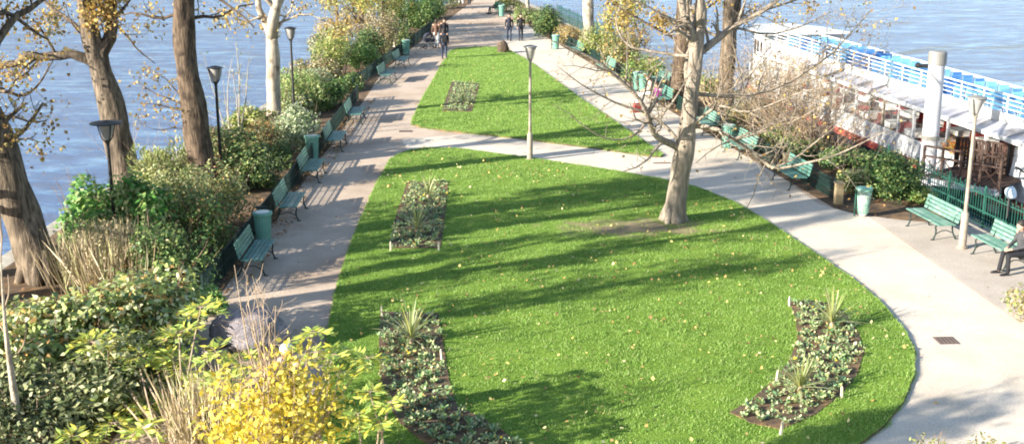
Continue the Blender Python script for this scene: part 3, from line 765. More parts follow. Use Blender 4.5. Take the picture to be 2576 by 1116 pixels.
# reeds
def reeds(u, v, wx, h, n, label, pal='reed', leafpal=None, nl=0):
    t = thing('reed_clump', label, 'grass clump', g(u, v))
    x = RNG.normal(0, wx * .45, n); y = RNG.normal(0, wx * .4, n)
    base = np.stack([x, y, np.zeros(n)], 1); hh = RNG.uniform(.6, 1.1, n) * h
    tip = base + np.stack([RNG.normal(0, .16, n) * h + x * .25, RNG.normal(0, .16, n) * h + y * .25, hh], 1)
    a = RNG.uniform(0, PI, n); s_ = np.stack([np.cos(a), np.sin(a), np.zeros(n)], 1) * .009
    mid = base * .45 + tip * .55 + RNG.normal(0, .03, (n, 3))
    V = np.stack([base - s_, base + s_, mid + s_ * .8, tip, mid - s_ * .8], 1).reshape(-1, 3)
    i = np.arange(n)[:, None] * 5
    np_mesh('stalks', V, i + np.array([[0, 1, 2, 3, 4]]), M[pal], t)
    if nl:
        Pn = np.stack([RNG.normal(0, wx * .5, nl), RNG.normal(0, wx * .5, nl), RNG.uniform(.5, 1.1, nl) * h], 1)
        leaves('foliage', Pn, .06, .12, P[leafpal], t)
    return t
reeds(285, 712, 1.1, 1.4, 1800, 'dense clump of dry tan reeds between the leaning trunk and the green shrub', 'reed', 'tan', 500)
reeds(200, 690, .5, 1.0, 300, 'small thin tuft of dry stalks against the leaning trunk', 'reed')
shrub(235, 640, 1.05, 2.3, 'fresh', 'loose fresh green shrub against the water on the left bank', 2600, (.12, .21), 1.0, 16, spiky=.1)
shrub(350, 655, 1.05, 2.5, 'fresh', 'fresh green leafy shrub at the foot of the forked trunk', 2900, (.12, .21), 1.0, 16, two='olive')
shrub(465, 600, 1.3, 2.5, 'olive', 'tall olive shrub in front of the straight dark trunk', 5000, (.07, .13), 1.1, 20)
shrub(560, 565, 1.1, 2.0, 'olive', 'olive shrub to the right of the straight dark trunk, flecked with rust', 3800, (.07, .13), 1.0, 18, two='rust', twof=.15)
shrub(505, 640, 1.0, 2.0, 'midgreen', 'rust-flecked green shrub below the straight dark trunk', 3200, (.07, .12), .8, 16, two='rust', twof=.28)
shrub(440, 725, 1.1, 2.0, 'dark', 'dark green shrub close to the nearest fence end', 4200, (.06, .11), .9, 18, two='midgreen', twof=.35)
shrub(385, 700, .8, 1.5, 'midgreen', 'leafy green shrub just right of the dry reeds', 3000, (.07, .12), .8, 15, two='fresh', twof=.3)
shrub(520, 790, .6, .8, 'fresh', 'low bright green shrub at the path bend', 1300, (.07, .13), .6, 10)
shrub(415, 490, 1.2, 2.1, 'olive', 'grassy olive shrub left of the straight trunk near the water', 3200, (.12, .24), 1.0, 16, wid=.2, spiky=.5, two='yellowgreen')
shrub(370, 500, .8, 1.1, 'olive', 'low tangled olive shrub on the quay edge behind the fresh green one', 2000, (.07, .12), .8, 12, two='tan', twof=.3)
shrub(600, 480, 1.25, 2.35, 'dark', 'dark glossy shrub with pale glints midway along the near fence', 4200, (.07, .13), 1.1, 18, two='olive', twof=.25)
shrub(660, 470, .8, 1.1, 'dark', 'small dark shrub hugging the fence beside the second bench', 2200, (.07, .12), .7, 14)
shrub(650, 400, 1.0, 1.6, 'rust', 'rust brown shrub left of the pale laurel', 2600, (.06, .12), .9, 14, two='olive', twof=.3)
shrub(600, 385, .8, 1.0, 'olive', 'low olive shrub under the bare sapling by the water', 1800, (.07, .12), .8, 12, two='yellowgreen', twof=.4)
shrub(752, 385, 1.1, 1.9, 'pale', 'pale cream-green laurel behind the second bin', 3400, (.09, .18), .9, 16, wid=.4)
shrub(690, 420, .8, 1.1, 'dark', 'dark green shrub between the rust shrub and the fence', 2300, (.07, .12), .7, 14)
shrub(745, 280, 1.5, 1.9, 'olive', 'broad spiky olive shrub right of the slim pale trunk', 4200, (.12, .22), 1.4, 18, wid=.22, spiky=.3, two='midgreen', twof=.4)
shrub(835, 270, 1.3, 1.4, 'midgreen', 'green shrub at the far end of the near fence', 3200, (.09, .16), 1.2, 16, two='dark', twof=.4)
shrub(795, 225, 1.1, 1.1, 'pale', 'low pale spiky shrub on the bank left of the fence end', 1800, (.1, .2), 1.1, 12, wid=.22)
shrub(890, 225, 1.0, 1.0, 'dark', 'low dark shrub where the fence jogs', 2000, (.08, .14), .9, 12)
shrub(848, 190, 1.5, 2.8, 'yellowgreen', 'yellow-green shrub on the left bank by a pale stake', 3200, (.09, .17), 1.2, 16, two='olive', twof=.4)
shrub(900, 180, 1.3, 2.0, 'midgreen', 'rounded mid green shrub left of the far benches', 3600, (.09, .15), 1.2, 16)
shrub(925, 150, 1.3, 2.1, 'dark', 'dark green bush behind the rounded far one', 2800, (.1, .16), 1.2, 14)
shrub(955, 135, 1.4, 3.3, 'tan', 'tall dry tan shrub beside the far benches', 4200, (.08, .16), 1.3, 16, two='olive', twof=.15)
shrub(1000, 118, 1.2, 2.3, 'olive', 'olive shrub behind the pale stone post', 2400, (.1, .17), 1.1, 14, two='dark', twof=.5)
shrub(1010, 85, 1.6, 3.2, 'midgreen', 'tall green bush on the left bank above the far bin', 3200, (.12, .2), 1.5, 16, two='yellowgreen', twof=.4)
shrub(1050, 70, 1.5, 2.8, 'dark', 'dark tall bush where the left path narrows', 3200, (.12, .2), 1.4, 16, two='midgreen', twof=.3)
shrub(1085, 48, 1.6, 2.6, 'midgreen', 'far green bush beside the group of walkers', 2800, (.12, .2), 1.5, 14, two='dark', twof=.4)
shrub(1120, 22, 1.7, 2.5, 'dark', 'farthest dark bush at the top of the left path', 2400, (.12, .2), 1.6, 14, two='olive', twof=.4)
shrub(1000, 55, 1.8, 3.6, 'olive', 'far olive bush in front of the river top left', 2600, (.12, .2), 1.6, 14, two='yellowgreen', twof=.5)

for u, v, wx, h, pal, lab, two in [
    (540, 395, 1.2, 1.3, 'olive', 'low olive shrub at the water edge behind the straight trunk', 'tan'),
    (640, 330, 1.2, 1.2, 'yellowgreen', 'yellowish low shrub at the water edge left of the slim pale trunk', 'olive'),
    (720, 290, 1.1, 1.2, 'olive', 'low grey-olive shrub touching the slim pale trunk', 'pale'),
    (735, 235, 1.5, 1.5, 'olive', 'olive bank shrub just beyond the slim pale trunk', 'midgreen'),
    (790, 200, 1.5, 1.4, 'tan', 'dry tan shrub on the bank beyond the spiky olive one', 'olive'),
    (830, 150, 1.6, 1.9, 'olive', 'olive bank shrub left of the pale stake shrub', 'tan'),
    (850, 115, 1.6, 2.6, 'gold', 'golden dry shrub on the far left bank', 'tan'),
    (915, 100, 1.7, 3.0, 'tan', 'tan and gold shrub in front of the tall yellow-green crown', 'gold'),
    (700, 360, .9, 1.2, 'pale', 'small pale-leaved shrub between the rust shrub and the laurel', 'dark')]:
    shrub(u, v, wx, h, pal, lab, 2600, (.1, .18), wx, 14, two=two, twof=.4)

def bushy_tree(u, v, h, cw, pal, label, n, bark='bark_grey', two=None, twof=.3, group=None, nl=22, ls=(.12, .2)):
    random.seed(int(u + v * 3))
    t = thing('bushy_tree', label, 'tree', g(u, v), 0, group)
    mb = MB(); tips = []
    ps, rs = wander((0, 0, -.1), (0, 0, 1), h * .8, 6, .14, .05, .08, .1)
    mb.tube(ps, rs, 8); branch_out(mb, ps, rs, 2, tips, 1.6, .25, .9, .1, .01, .4)
    mb.build('trunk', M[bark], t, smooth=True)
    Pn, d = lumps_points(n, cw, cw, h * .75, nl, hollow=.3); Pn[:, 2] += h * .3
    ax = d * .6 + np.array([0, 0, -.3]); V, Fc = leaf_arrays(Pn, ls[0], ls[1], axis=ax, spread=.7, wid=.6, nrm=d * .7 + np.array([0, 0, .4]))
    k = (RNG.random(n) < twof).astype(int) if two else None
    np_mesh('crown', V, Fc, [P[pal], P[two]] if two else P[pal], t, k)
    return t
bushy_tree(905, 115, 6.0, 2.5, 'yellowgreen', 'tall yellow-green tree crown at the top left of the path', 5200, two='gold', twof=.45)
bushy_tree(965, 90, 5.6, 2.0, 'gold', 'golden-leaved small tree behind the tan shrub', 2600, two='yellowgreen', twof=.5)
bushy_tree(850, 105, 5.5, 1.8, 'gold', 'thin golden tree leaning over the river at the upper left', 1500, two='tan', twof=.4)
bushy_tree(1570, 165, 5.4, 1.9, 'gold', 'small golden tree on the right bank left of the lawn tree', 2600, two='yellowgreen', twof=.3)
bushy_tree(1040, 45, 4.6, 1.8, 'midgreen', 'dark green small tree over the far left path', 2600, two='dark', twof=.5)

# right border
shrub(1372, 95, 1.25, 2.8, 'dark', 'dark conical bush on the right bank beside the walking pair', 3600, (.1, .17), 1.2, 16, name='shrub')
shrub(1330, 60, 1.3, 1.8, 'olive', 'far olive bush right of the far bin', 1800, (.1, .18), 1.2, 12, two='midgreen', twof=.4)
shrub(1285, 30, 1.4, 2.0, 'olive', 'farthest olive bush beside the far bench', 1800, (.12, .2), 1.2, 12, two='yellowgreen', twof=.3)
shrub(1435, 112, 1.2, 1.6, 'gold', 'low golden dry shrub beyond the pale bin on the right', 1900, (.08, .15), 1.1, 12, two='tan', twof=.5)
shrub(1505, 145, 1.3, 2.2, 'yellowgreen', 'yellow-green leafy shrub at the foot of the tall plain trunk', 2600, (.09, .17), 1.2, 14, two='olive', twof=.3)
shrub(1560, 170, 1.3, 2.3, 'olive', 'grey-green shrub in the right border near the second far bench', 2600, (.09, .17), 1.2, 14, two='rust', twof=.3)
shrub(1620, 205, 1.2, 1.7, 'midgreen', 'yellow-tipped green shrub behind the pale bins', 2400, (.09, .16), 1.1, 14, two='yellowgreen', twof=.5)
shrub(1590, 140, 1.2, 2.2, 'rust', 'orange-brown shrub on the right bank by the water', 2200, (.09, .17), 1.1, 14, two='gold', twof=.4)
shrub(1790, 250, 1.2, 1.6, 'olive', 'yellow-olive shrub between the two brown trunks', 2400, (.08, .15), 1.1, 14, two='yellowgreen', twof=.4)
shrub(1880, 320, 1.2, 1.4, 'olive', 'olive shrub under the bare tangle in front of the boat', 2600, (.08, .15), 1.1, 14, two='rust', twof=.25)
shrub(1960, 372, 1.2, 1.0, 'olive', 'brown-green shrub behind the right benches', 2600, (.08, .15), 1.0, 14, two='dark', twof=.5)
shrub(2040, 398, 1.1, .85, 'dark', 'dark green shrub along the quay below the red hull stripe', 2800, (.07, .14), 1.0, 14, two='olive', twof=.3)
shrub(2115, 432, 1.1, 1.0, 'dark', 'dark shrub beside the dense conifer bush', 2800, (.07, .14), 1.0, 14)
shrub(2222, 495, 1.15, 1.75, 'dark', 'dense dark conifer-like bush at the end of the right border', 6500, (.06, .13), 1.1, 20, two='midgreen', twof=.25)
shrub(2150, 480, .8, .9, 'olive', 'low olive shrub behind the wire bin', 1700, (.06, .12), .7, 12, two='dark', twof=.4)
shrub(2310, 505, .8, .5, 'midgreen', 'sprawling low green plant at the start of the quay railing', 1200, (.07, .14), .6, 10, two='yellowgreen', twof=.3)
shrub(2610, 800, .75, .9, 'tan', 'dry yellowish shrub poking in at the right frame edge', 1100, (.06, .12), .7, 10, two='yellowgreen', twof=.4)
shrub(2510, 1175, .75, .5, 'yellowgreen', 'pale yellow-green sprigs at the bottom right corner', 500, (.05, .1), .8, 10, two='tan', twof=.4)
shrub(2330, 1165, .5, .6, 'yellowgreen', 'thin pale sprigs on the bottom edge of the pale walk', 220, (.05, .1), .5, 8)
for i, (u, v, h, n, sp, lab) in enumerate([
    (1800, 285, 2.8, 26, .55, 'bare tan shrub between the twin trunk and the lawn tree'),
    (1905, 335, 3.6, 60, .65, 'dense bare tan shrub in front of the white boat bow'),
    (1985, 372, 3.9, 66, .75, 'widest bare arching shrub before the red hull stripe'),
    (2075, 405, 3.2, 34, .7, 'bare brown shrub right of the widest arching one'),
    (1950, 318, 3.9, 38, .6, 'tall bare shrub closest to the boat hull'),
    (2030, 358, 3.7, 50, .7, 'bare arching shrub on the quay in front of the boat windows')]):
    bare_shrub(u, v, h, n, sp, lab, M['twig'] if i != 3 else M['twig_dark'], .021, 2, P['rust'] if i % 2 else P['tan'], 420, .17, seed=60 + i, up=.02)
bare_shrub(598, 360, 3.6, 7, .35, 'multi-stemmed bare sapling with yellow leaves at its foot by the water', M['bark_pale'], .035, 2, P['yellowgreen'], 160, .07, name='bare_sapling', seed=77)
bare_shrub(330, 420, 2.2, 6, .8, 'wispy bare twigs leaning over the water near the forked trunk', M['twig'], .014, 2, seed=78)
shrub(600, 350, .5, .6, 'yellowgreen', 'small yellow-leaved plant at the foot of the bare sapling', 400, (.08, .15), .5, 8)

# foreground left plants
def spray_plant(loc, rosettes, label, leaf_n=9, size=.42):
    """tall canes each ending in a rosette of pinnate leaves; rosettes are world points"""
    t = thing('sumac_shrub', label, 'shrub', loc)
    mb = MB(); PV = []; AX_ = []
    for p in rosettes:
        q_ = Vector(p) - Vector(loc)
        b0 = Vector((random.gauss(0, .12), random.gauss(0, .12), -.05))
        c1 = b0.lerp(q_, .5) + Vector((random.gauss(0, .06), random.gauss(0, .06), .12))
        cn = smooth_line([b0, c1, q_], 2); mb.tube(cn, [.022 - .012 * i / len(cn) for i in range(len(cn))], 5)
        for k in range(leaf_n):
            a = 2 * PI * k / leaf_n + random.uniform(-.2, .2); el = random.uniform(-.25, .55)
            d = Vector((math.cos(a) * math.cos(el), math.sin(a) * math.cos(el), math.sin(el)))
            L = size * random.uniform(.75, 1.2); side = d.cross(Vector((0, 0, 1))).normalized()
            pp = [q_ + d * L * f + Vector((0, 0, -.35 * L * f * f)) for f in (0, .33, .66, 1)]
            mb.tube(pp, [.006, .005, .004, .003], 3, cap=False)
            for j in range(7):
                f = .22 + .78 * j / 6; c = q_ + d * L * f + Vector((0, 0, -.35 * L * f * f))
                for sg in (-1, 1):
                    PV.append(c[:]); AX_.append((side * sg * .8 + d * .65 + Vector((0, 0, random.uniform(-.25, .15))))[:])
    mb.build('canes', M['twig'], t)
    leaves('foliage', np.array(PV), .13, .22, P['lime'], t, axis=np.array(AX_), spread=.1, wid=.3, flat=.5)
    return t
random.seed(4)
ros = lambda lst: [w(u, v, Y) for u, v, Y in lst]
spray_plant(g(440, 1160), ros([(505, 772, 21), (450, 835, 20.5), (410, 905, 20), (345, 895, 20), (375, 870, 20.5), (300, 865, 20.5), (285, 985, 19.3), (285, 1062, 18.6), (375, 1015, 19.2), (440, 905, 20), (235, 860, 20.5), (395, 945, 20)]), 'tall lime green sumac-like shrub with palm-like sprays on bare canes')
spray_plant(g(555, 1170), ros([(545, 885, 19.5), (560, 950, 19), (530, 1000, 19), (600, 905, 19.5), (505, 950, 19.3), (580, 1040, 18.6)]), 'smaller feathery green spray shrub left of the yellow bush', 8, .36)
spray_plant(g(745, 1195), ros([(788, 835, 18.8), (840, 890, 18.5), (925, 898, 18.4), (860, 935, 18.2), (770, 880, 18.5)]), 'thin green spray shrub overhanging the path beside the yellow bush', 7, .3)
spray_plant(g(940, 1230), ros([(930, 985, 17), (980, 1010, 16.9), (900, 1040, 16.8), (955, 1060, 16.8)]), 'wispy pale green sprigs over the lower lawn edge', 5, .2)
spray_plant(g(300, 1190), ros([(355, 1075, 17.6), (190, 1095, 17.6), (330, 1130, 17.4)]), 'low lime sprig in the shade near the bottom edge', 7, .3)
reeds(520, 1120, .7, 1.3, 420, 'dry tan stalks under the lime sprays at the bottom', 'reed')
# yellow bush
random.seed(9)
loc = g(700, 1215)
t = thing('yellow_bush', 'bright yellow autumn bush in the foreground with bare twigs on top', 'shrub', loc)
mb = MB(); tips = []
shrub_stems(mb, 34, 2.1, .42, .02, tips, 2, .1, .35)
top = w(640, 690, loc.y) - loc
for k in range(9):
    ps, rs = wander((random.gauss(-.05, .1), random.gauss(0, .1), 1.0), Vector((top.x + random.gauss(0, .28), random.gauss(0, .2), top.z - 1.0)), random.uniform(1.6, 2.6), 7, .018, .005, .05, .04)
    mb.tube(ps, rs, 4, cap=False); tt = []; branch_out(mb, ps, rs, 2, tt, 3.2, .2, .65, .14, .004, .3)
mb.build('stems', M['twig'], t)
n = 3000
Pn, d = lumps_points(n, 1.35, 1.15, 2.45, 60, hollow=.1); Pn += RNG.normal(0, .09, Pn.shape)
Pn[:, 2] += .1
ax = d * .5 + np.array([0, 0, -.2])
leaves('foliage', Pn, .07, .135, P['yellow'], t, axis=ax, spread=.8, wid=.65)
# pale sapling at far left
random.seed(15)
p0 = g(52, 1100)
sap = [p0, w(46, 1050, p0.y), w(30, 950, p0.y), w(18, 860, p0.y), w(8, 760, p0.y), w(2, 660, p0.y)]
make_tree('young_tree', 'pale slender sapling stem at the lower left edge', None, sap, [.075, .066, .055, .035, .018, .009],
  [(pw([(25, 900), (55, 880), (68, 840), (62, 800)], p0.y, .2), .02, .006, 1, 2), (pw([(15, 840), (-10, 800), (-25, 760)], p0.y), .018, .006, 1, 2), (pw([(10, 780), (25, 730), (20, 690)], p0.y), .018, .005, 1, 3)],
  M['bark_pale'], None, 0, (0, .8), M['twig'], seed=16)

# ================================================================== BEDDING PLANTS
def bedding_mesh(seed, flower):
    rs = np.random.default_rng(seed); n = 30
    a = rs.uniform(0, 2 * PI, n); Pn = np.stack([np.cos(a) * .02, np.sin(a) * .02, rs.uniform(.01, .07, n)], 1)
    global RNG
    keep = RNG; RNG = rs
    ax = np.stack([np.cos(a), np.sin(a), rs.uniform(.15, 1.1, n)], 1)
    V, Fc = leaf_arrays(Pn, .05, .115, axis=ax, spread=.2, wid=.6, flat=.55)
    k = 5 if flower else 2
    fp = np.stack([rs.normal(0, .05, k), rs.normal(0, .05, k), rs.uniform(.07, .12, k)], 1)
    V2, F2 = leaf_arrays(fp, .035, .06, axis=np.array([0, 0, .2]), spread=1, wid=1.0)
    RNG = keep
    V = np.concatenate([V, V2]); Fc2 = np.concatenate([Fc, F2 + len(Pn) * 4])
    mi = np.array([0] * len(Fc) + [1] * len(F2))
    o = np_mesh('bedding_plant', V, Fc2, [P['bedding'], P['petal_yellow'] if flower == 2 else P['petal_white']], None, mi)
    return o
kinds = [bedding_mesh(1, 0), bedding_mesh(2, 1), bedding_mesh(3, 1), bedding_mesh(4, 2), bedding_mesh(6, 1)]
first = [True] * 5
BL = {'A': ('low bedding plant in the rectangular bed left of the lawn tree', .215), 'B': ('low bedding plant with pale blooms in the long curved bed nearest the yellow bush', .215),
      'C': ('low bedding plant in the crescent bed at the lower right of the lawn', .215), 'D': ('low bedding plant in the small bed on the far lawn', .25)}
random.seed(22)
rest = []; count = 0
for k in ('B', 'C', 'A', 'D'):
    poly = beds[k]; lab, sp = BL[k]
    xs = [p[0] for p in poly]; ys = [p[1] for p in poly]; pos = []
    y = min(ys)
    while y < max(ys):
        x = min(xs)
        while x < max(xs):
            px, py = x + random.gauss(0, .05), y + random.gauss(0, .05)
            ok = all(inpoly(np.array([px + dx]), np.array([py + dy]), poly)[0] for dx, dy in ((.06, 0), (-.06, 0), (0, .07), (0, -.07)))
            if ok and py > 17.9: pos.append((px, py))
            x += sp
        y += sp * .95
    random.shuffle(pos)
    quota = {'A': 85, 'B': 96, 'C': 88, 'D': 30}[k]
    for i, (px, py) in enumerate(pos):
        if i >= quota: rest.append((px, py)); continue
        j = random.choices(range(5), [3, 3, 3, 1.2, 2])[0]
        o = kinds[j]
        if first[j]: first[j] = False
        else: o = kinds[j].copy(); COL.objects.link(o)
        o.location = (px, py, .07); o.rotation_euler = (random.gauss(0, .1), random.gauss(0, .1), random.uniform(0, 6.28))
        s_ = random.uniform(.7, 1.15); o.scale = (s_, s_, s_)
        tag(o, lab, 'plant', lab.replace('low bedding plant', 'bedding plants'))
        count += 1
if rest:
    Pn = np.repeat(np.array([(a, b_, .09) for a, b_ in rest]), 26, 0) + RNG.normal(0, .055, (26 * len(rest), 3)) * np.array([1, 1, .4])
    tag(leaves('bedding_leaves', Pn, .045, .10, P['bedding'], None, axis=np.array([0, 0, .2]), spread=1, flat=.6), 'small leafy bedding filling the gaps of the flower beds', 'plants', kind='stuff')
for j in range(5):
    if first[j]: bpy.data.objects.remove(kinds[j])

def cordyline(u, v, h, label, n=46):
    t0 = g(u, v, .07); random.seed(int(u))
    V = []; Fc = []
    for k in range(n):
        a = random.uniform(0, 2 * PI); el = random.uniform(.25, 1.45); L = h * random.uniform(.75, 1.1)
        hd = Vector((math.cos(a), math.sin(a), 0)); sd_ = Vector((-math.sin(a), math.cos(a), 0))
        o = len(V)
        for i, f in enumerate((0, .3, .6, .85, 1)):
            p = hd * (L * f * math.cos(el) + .1 * L * f * f) + Vector((0, 0, .12 + L * f * math.sin(el) - .28 * L * f * f * math.cos(el)))
            wd = (.010, .016, .014, .009, .002)[i]; V += [(p - sd_ * wd)[:], (p + sd_ * wd)[:]]
        Fc += [(o + 2 * i, o + 2 * i + 1, o + 2 * i + 3, o + 2 * i + 2) for i in range(4)]
    t = thing('cordyline', label, 'plant', t0, 0, 'spiky cordylines in the flower beds')
    np_mesh('blades', V, Fc, P['cordyline'], t)
    mb = MB(); mb.tube([(0, 0, -.03), (0, 0, .08), (.01, 0, .16)], [.045, .05, .03], 8); mb.build('stem', M['twig'], t)
cordyline(1050, 585, .68, 'spiky pale cordyline in the front of the rectangular bed')
cordyline(1077, 500, .75, 'spiky cordyline in the shaded back of the rectangular bed', 34)
cordyline(1035, 865, .85, 'large spiky cordyline at the top of the long curved bed', 56)
cordyline(2092, 825, .85, 'upright yellow-green cordyline at the top of the crescent bed', 50)
cordyline(2012, 990, .7, 'spreading cordyline lower in the crescent bed', 50)
cordyline(1166, 262, .9, 'spiky cordyline in the small far bed', 34)

for u, v, lab in [(983, 630, 'pale wooden stake at the near left corner of the rectangular bed'), (1104, 630, 'pale wooden stake at the near right corner of the rectangular bed'),
                  (960, 795, 'pale wooden stake at the top left of the long curved bed'), (1112, 905, 'pale wooden stake on the right side of the long curved bed'),
                  (1986, 770, 'pale wooden stake at the top corner of the crescent bed'), (1953, 960, 'pale wooden stake on the inner curve of the crescent bed'),
                  (2117, 1000, 'pale wooden stake on the outer curve of the crescent bed'), (1964, 1092, 'pale wooden stake at the lowest point of the crescent bed')]:
    q = MB(); q.box((0, 0, .09), (.04, .04, .26), taper=.8); q.box((0, 0, .235), (.026, .026, .03), taper=.3)
    o = q.build('wooden_stake', M['stake']); o.location = g(u, v, .06); o.rotation_euler = (random.gauss(0, .08), random.gauss(0, .08), random.random())
    tag(o, lab, 'stake', 'stakes marking the flower beds')

# ================================================================== STREET FURNITURE
def make_bench(paint):
    t = thing('park_bench', 'bench', 'bench')
    q = MB()
    for i in range(5): q.box((-.18 + .105 * i, 0, .45 - .004 * abs(i - 2) + (.012 if i == 4 else 0)), (.085, 1.86, .032))
    q.build('seat', paint, t, bevel=.006)
    q = MB(); rot = Matrix.Rotation(math.radians(-14), 3, 'Y')
    for i in range(4):
        z = .52 + i * .1; q.box((-.26 - (z - .45) * .25, 0, z), (.03, 1.86, .082), rot)
    q.build('backrest', paint, t, bevel=.006)
    for y in (-.72, .72):
        q = MB()
        q.tube(smooth_line([Vector((.30, y, 0)), Vector((.22, y, .2)), Vector((.27, y, .42)), Vector((.0, y, .425)), Vector((-.22, y, .42)), Vector((-.30, y, .6)), Vector((-.385, y, .88))], 1), .022, 6)
        q.tube(smooth_line([Vector((-.36, y, 0)), Vector((-.24, y, .2)), Vector((-.22, y, .42))], 1), .022, 6)
        q.tube(smooth_line([Vector((-.27, y, .17)), Vector((0, y, .28)), Vector((.22, y, .17))], 1), .014, 5)
        q.box((.31, y, .012), (.1, .05, .024)); q.box((-.37, y, .012), (.1, .05, .024))
        q.build('leg_frame', M['iron'], t)
    return t
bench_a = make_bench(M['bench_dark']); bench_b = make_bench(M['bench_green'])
usedb = {0: False, 1: False}
def place_bench(x, y, rz, label, group, which):
    src = (bench_a, bench_b)[which]
    o = src if not usedb[which] else dup(src); usedb[which] = True
    o.location = (x, y, .006); o.rotation_euler = (0, 0, rz); tag(o, label, 'bench', group)
GBL = 'green benches along the left path'; GBR = 'green benches along the right path'
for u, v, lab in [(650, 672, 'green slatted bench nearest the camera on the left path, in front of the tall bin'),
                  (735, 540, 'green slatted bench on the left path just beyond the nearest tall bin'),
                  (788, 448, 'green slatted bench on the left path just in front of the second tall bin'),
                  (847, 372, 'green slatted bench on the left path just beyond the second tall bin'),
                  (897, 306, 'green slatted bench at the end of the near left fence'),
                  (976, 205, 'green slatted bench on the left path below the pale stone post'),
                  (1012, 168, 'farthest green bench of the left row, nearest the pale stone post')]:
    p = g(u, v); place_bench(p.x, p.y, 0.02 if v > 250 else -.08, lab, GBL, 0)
RZ = PI + math.atan2(.155, .988)
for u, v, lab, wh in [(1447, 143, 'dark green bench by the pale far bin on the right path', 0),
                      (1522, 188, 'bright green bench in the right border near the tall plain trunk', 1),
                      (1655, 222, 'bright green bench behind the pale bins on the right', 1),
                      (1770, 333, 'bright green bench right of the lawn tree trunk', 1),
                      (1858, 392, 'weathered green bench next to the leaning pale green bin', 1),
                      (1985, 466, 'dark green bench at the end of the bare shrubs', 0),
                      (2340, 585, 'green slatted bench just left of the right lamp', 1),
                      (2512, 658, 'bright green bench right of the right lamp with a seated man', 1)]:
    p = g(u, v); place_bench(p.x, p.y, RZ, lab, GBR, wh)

def make_bin():
    t = thing('litter_bin', 'bin', 'bin')
    q = MB(); q.lathe([(.17, 0.03), (.175, .05), (.19, .4), (.215, .78), (.225, .80)], 20)
    for k in range(20):
        a = 2 * PI * k / 20; q.bar((math.cos(a) * .178, math.sin(a) * .178, .05), (math.cos(a) * .222, math.sin(a) * .222, .78), .009, 4)
    q.build('body', M['bin_green'], t, smooth=False)
    q = MB(); q.lathe([(.235, .79), (.262, .80), (.262, .86), (.235, .87)], 20); q.build('rim', M['bin_green'], t)
    q = MB(); q.lathe([(.10, .865), (.18, .868), (.19, .875), (.10, .88)], 16); q.build('bag', M['bag'], t)
    q = MB(); q.tube(smooth_line([Vector((-.27, 0, 0)), Vector((-.27, 0, .7)), Vector((-.27, 0, .95)), Vector((-.1, 0, 1.02)), Vector((.12, 0, 1.0))], 1), .02, 6)
    q.box((-.25, 0, .3), (.1, .05, .05)); q.box((-.27, 0, .75), (.06, .05, .05)); q.build('post', M['iron'], t)
    q = MB(); q.lathe([(.20, 0), (.20, .03), (.16, .035)], 18); q.build('base', M['iron'], t)
    return t
bin0 = make_bin(); ub = False
for u, v, lab, tilt in [(664, 612, 'nearest tall pale green bin, behind the first left bench', 0),
                  (787, 402, 'tall pale green bin between the third and fourth left benches', 0),
                  (1022, 138, 'far green bin at the left path edge beside the pale stone post', 0),
                  (1262, 42, 'farthest pale green bin, beside the far right bench', 0),
                  (1398, 124, 'pale green bin on the right bank by the dark green far bench', 0),
                  (1603, 226, 'left one of the two pale bins beneath the yellow-tipped shrub', 0),
                  (1618, 232, 'right one of the two pale bins, next to the girl in pink', 0),
                  (1830, 372, 'pale green bin right of the lawn tree by the weathered bench', 0)]:
    o = bin0 if not ub else dup(bin0); ub = True
    o.location = g(u, v); o.rotation_euler = (0, tilt, random.uniform(-.6, .6)); tag(o, lab, 'bin', 'pale green park bins')
# wire bin with clear bag
t = thing('wire_bin', 'green wire basket bin with a white bag inside beside the right path', 'bin', g(2170, 545))
q = MB()
for k in range(22):
    a = 2 * PI * k / 22; q.bar((math.cos(a) * .14, math.sin(a) * .14, .12), (math.cos(a) * .205, math.sin(a) * .205, .82), .008, 4)
for z in (.12, .36, .6, .82): 
    rr = .14 + .065 * (z - .12) / .7
    q.tube([(math.cos(a) * rr, math.sin(a) * rr, z) for a in np.linspace(0, 2 * PI, 19)], .009, 4)
q.build('basket', M['bin_green'], t)
q = MB(); q.lathe([(.205, .79), (.225, .80), (.225, .86), (.2, .865)], 20); q.build('rim', M['bin_green'], t)
q = MB(); q.lathe([(.06, .02), (.12, .08), (.125, .2), (.17, .5), (.18, .7), (.16, .72)], 16); q.build('bag', M['bag'], t, smooth=True)
q = MB(); q.bar((-.23, .05, 0), (-.23, .05, .9), .022); q.box((-.2, .05, .7), (.08, .04, .04)); q.box((-.2, .05, .25), (.1, .04, .04)); q.build('post', M['rail_green'], t)

def make_lamp(pole, top, cap=.25):
    t = thing('street_lamp', 'lamp', 'lamp')
    q = MB(); q.lathe([(.14, 0), (.14, .06), (.10, .08), (.098, .92), (.085, .96), (.055, 1.0)], 16); q.build('base', pole, t, smooth=False)
    q = MB(); q.lathe([(.052, 1.0), (.042, 3.45), (.06, 3.47), (.06, 3.53), (.04, 3.55)], 14); q.build('pole', pole, t)
    q = MB(); q.lathe([(.065, 3.55), (.085, 3.58), (.20, 3.93), (.205, 3.95)], 18); q.build('lantern', M['glass_lamp'], t, smooth=True)
    q = MB()
    for k in range(4):
        a = PI / 4 + k * PI / 2; c, s_ = math.cos(a), math.sin(a)
        q.tube(smooth_line([Vector((c * .055, s_ * .055, 3.5)), Vector((c * .15, s_ * .15, 3.62)), Vector((c * .235, s_ * .235, 3.96))], 1), .016, 5)
    q.build('frame', top, t)
    q = MB(); q.lathe([(.20, 3.952), (cap, 3.965), (cap - .01, 3.985), (.12, 4.02), (.03, 4.04)], 24); q.build('cap', top, t, smooth=False)
    return t
lamp_wide = make_lamp(M['iron_black'], M['iron_black'], .40); lamp_dark = make_lamp(M['iron_black'], M['iron_black']); lamp_pale = make_lamp(M['lamp_pole'], M['grey_metal'])
GLamp = 'park lamps on slim posts'
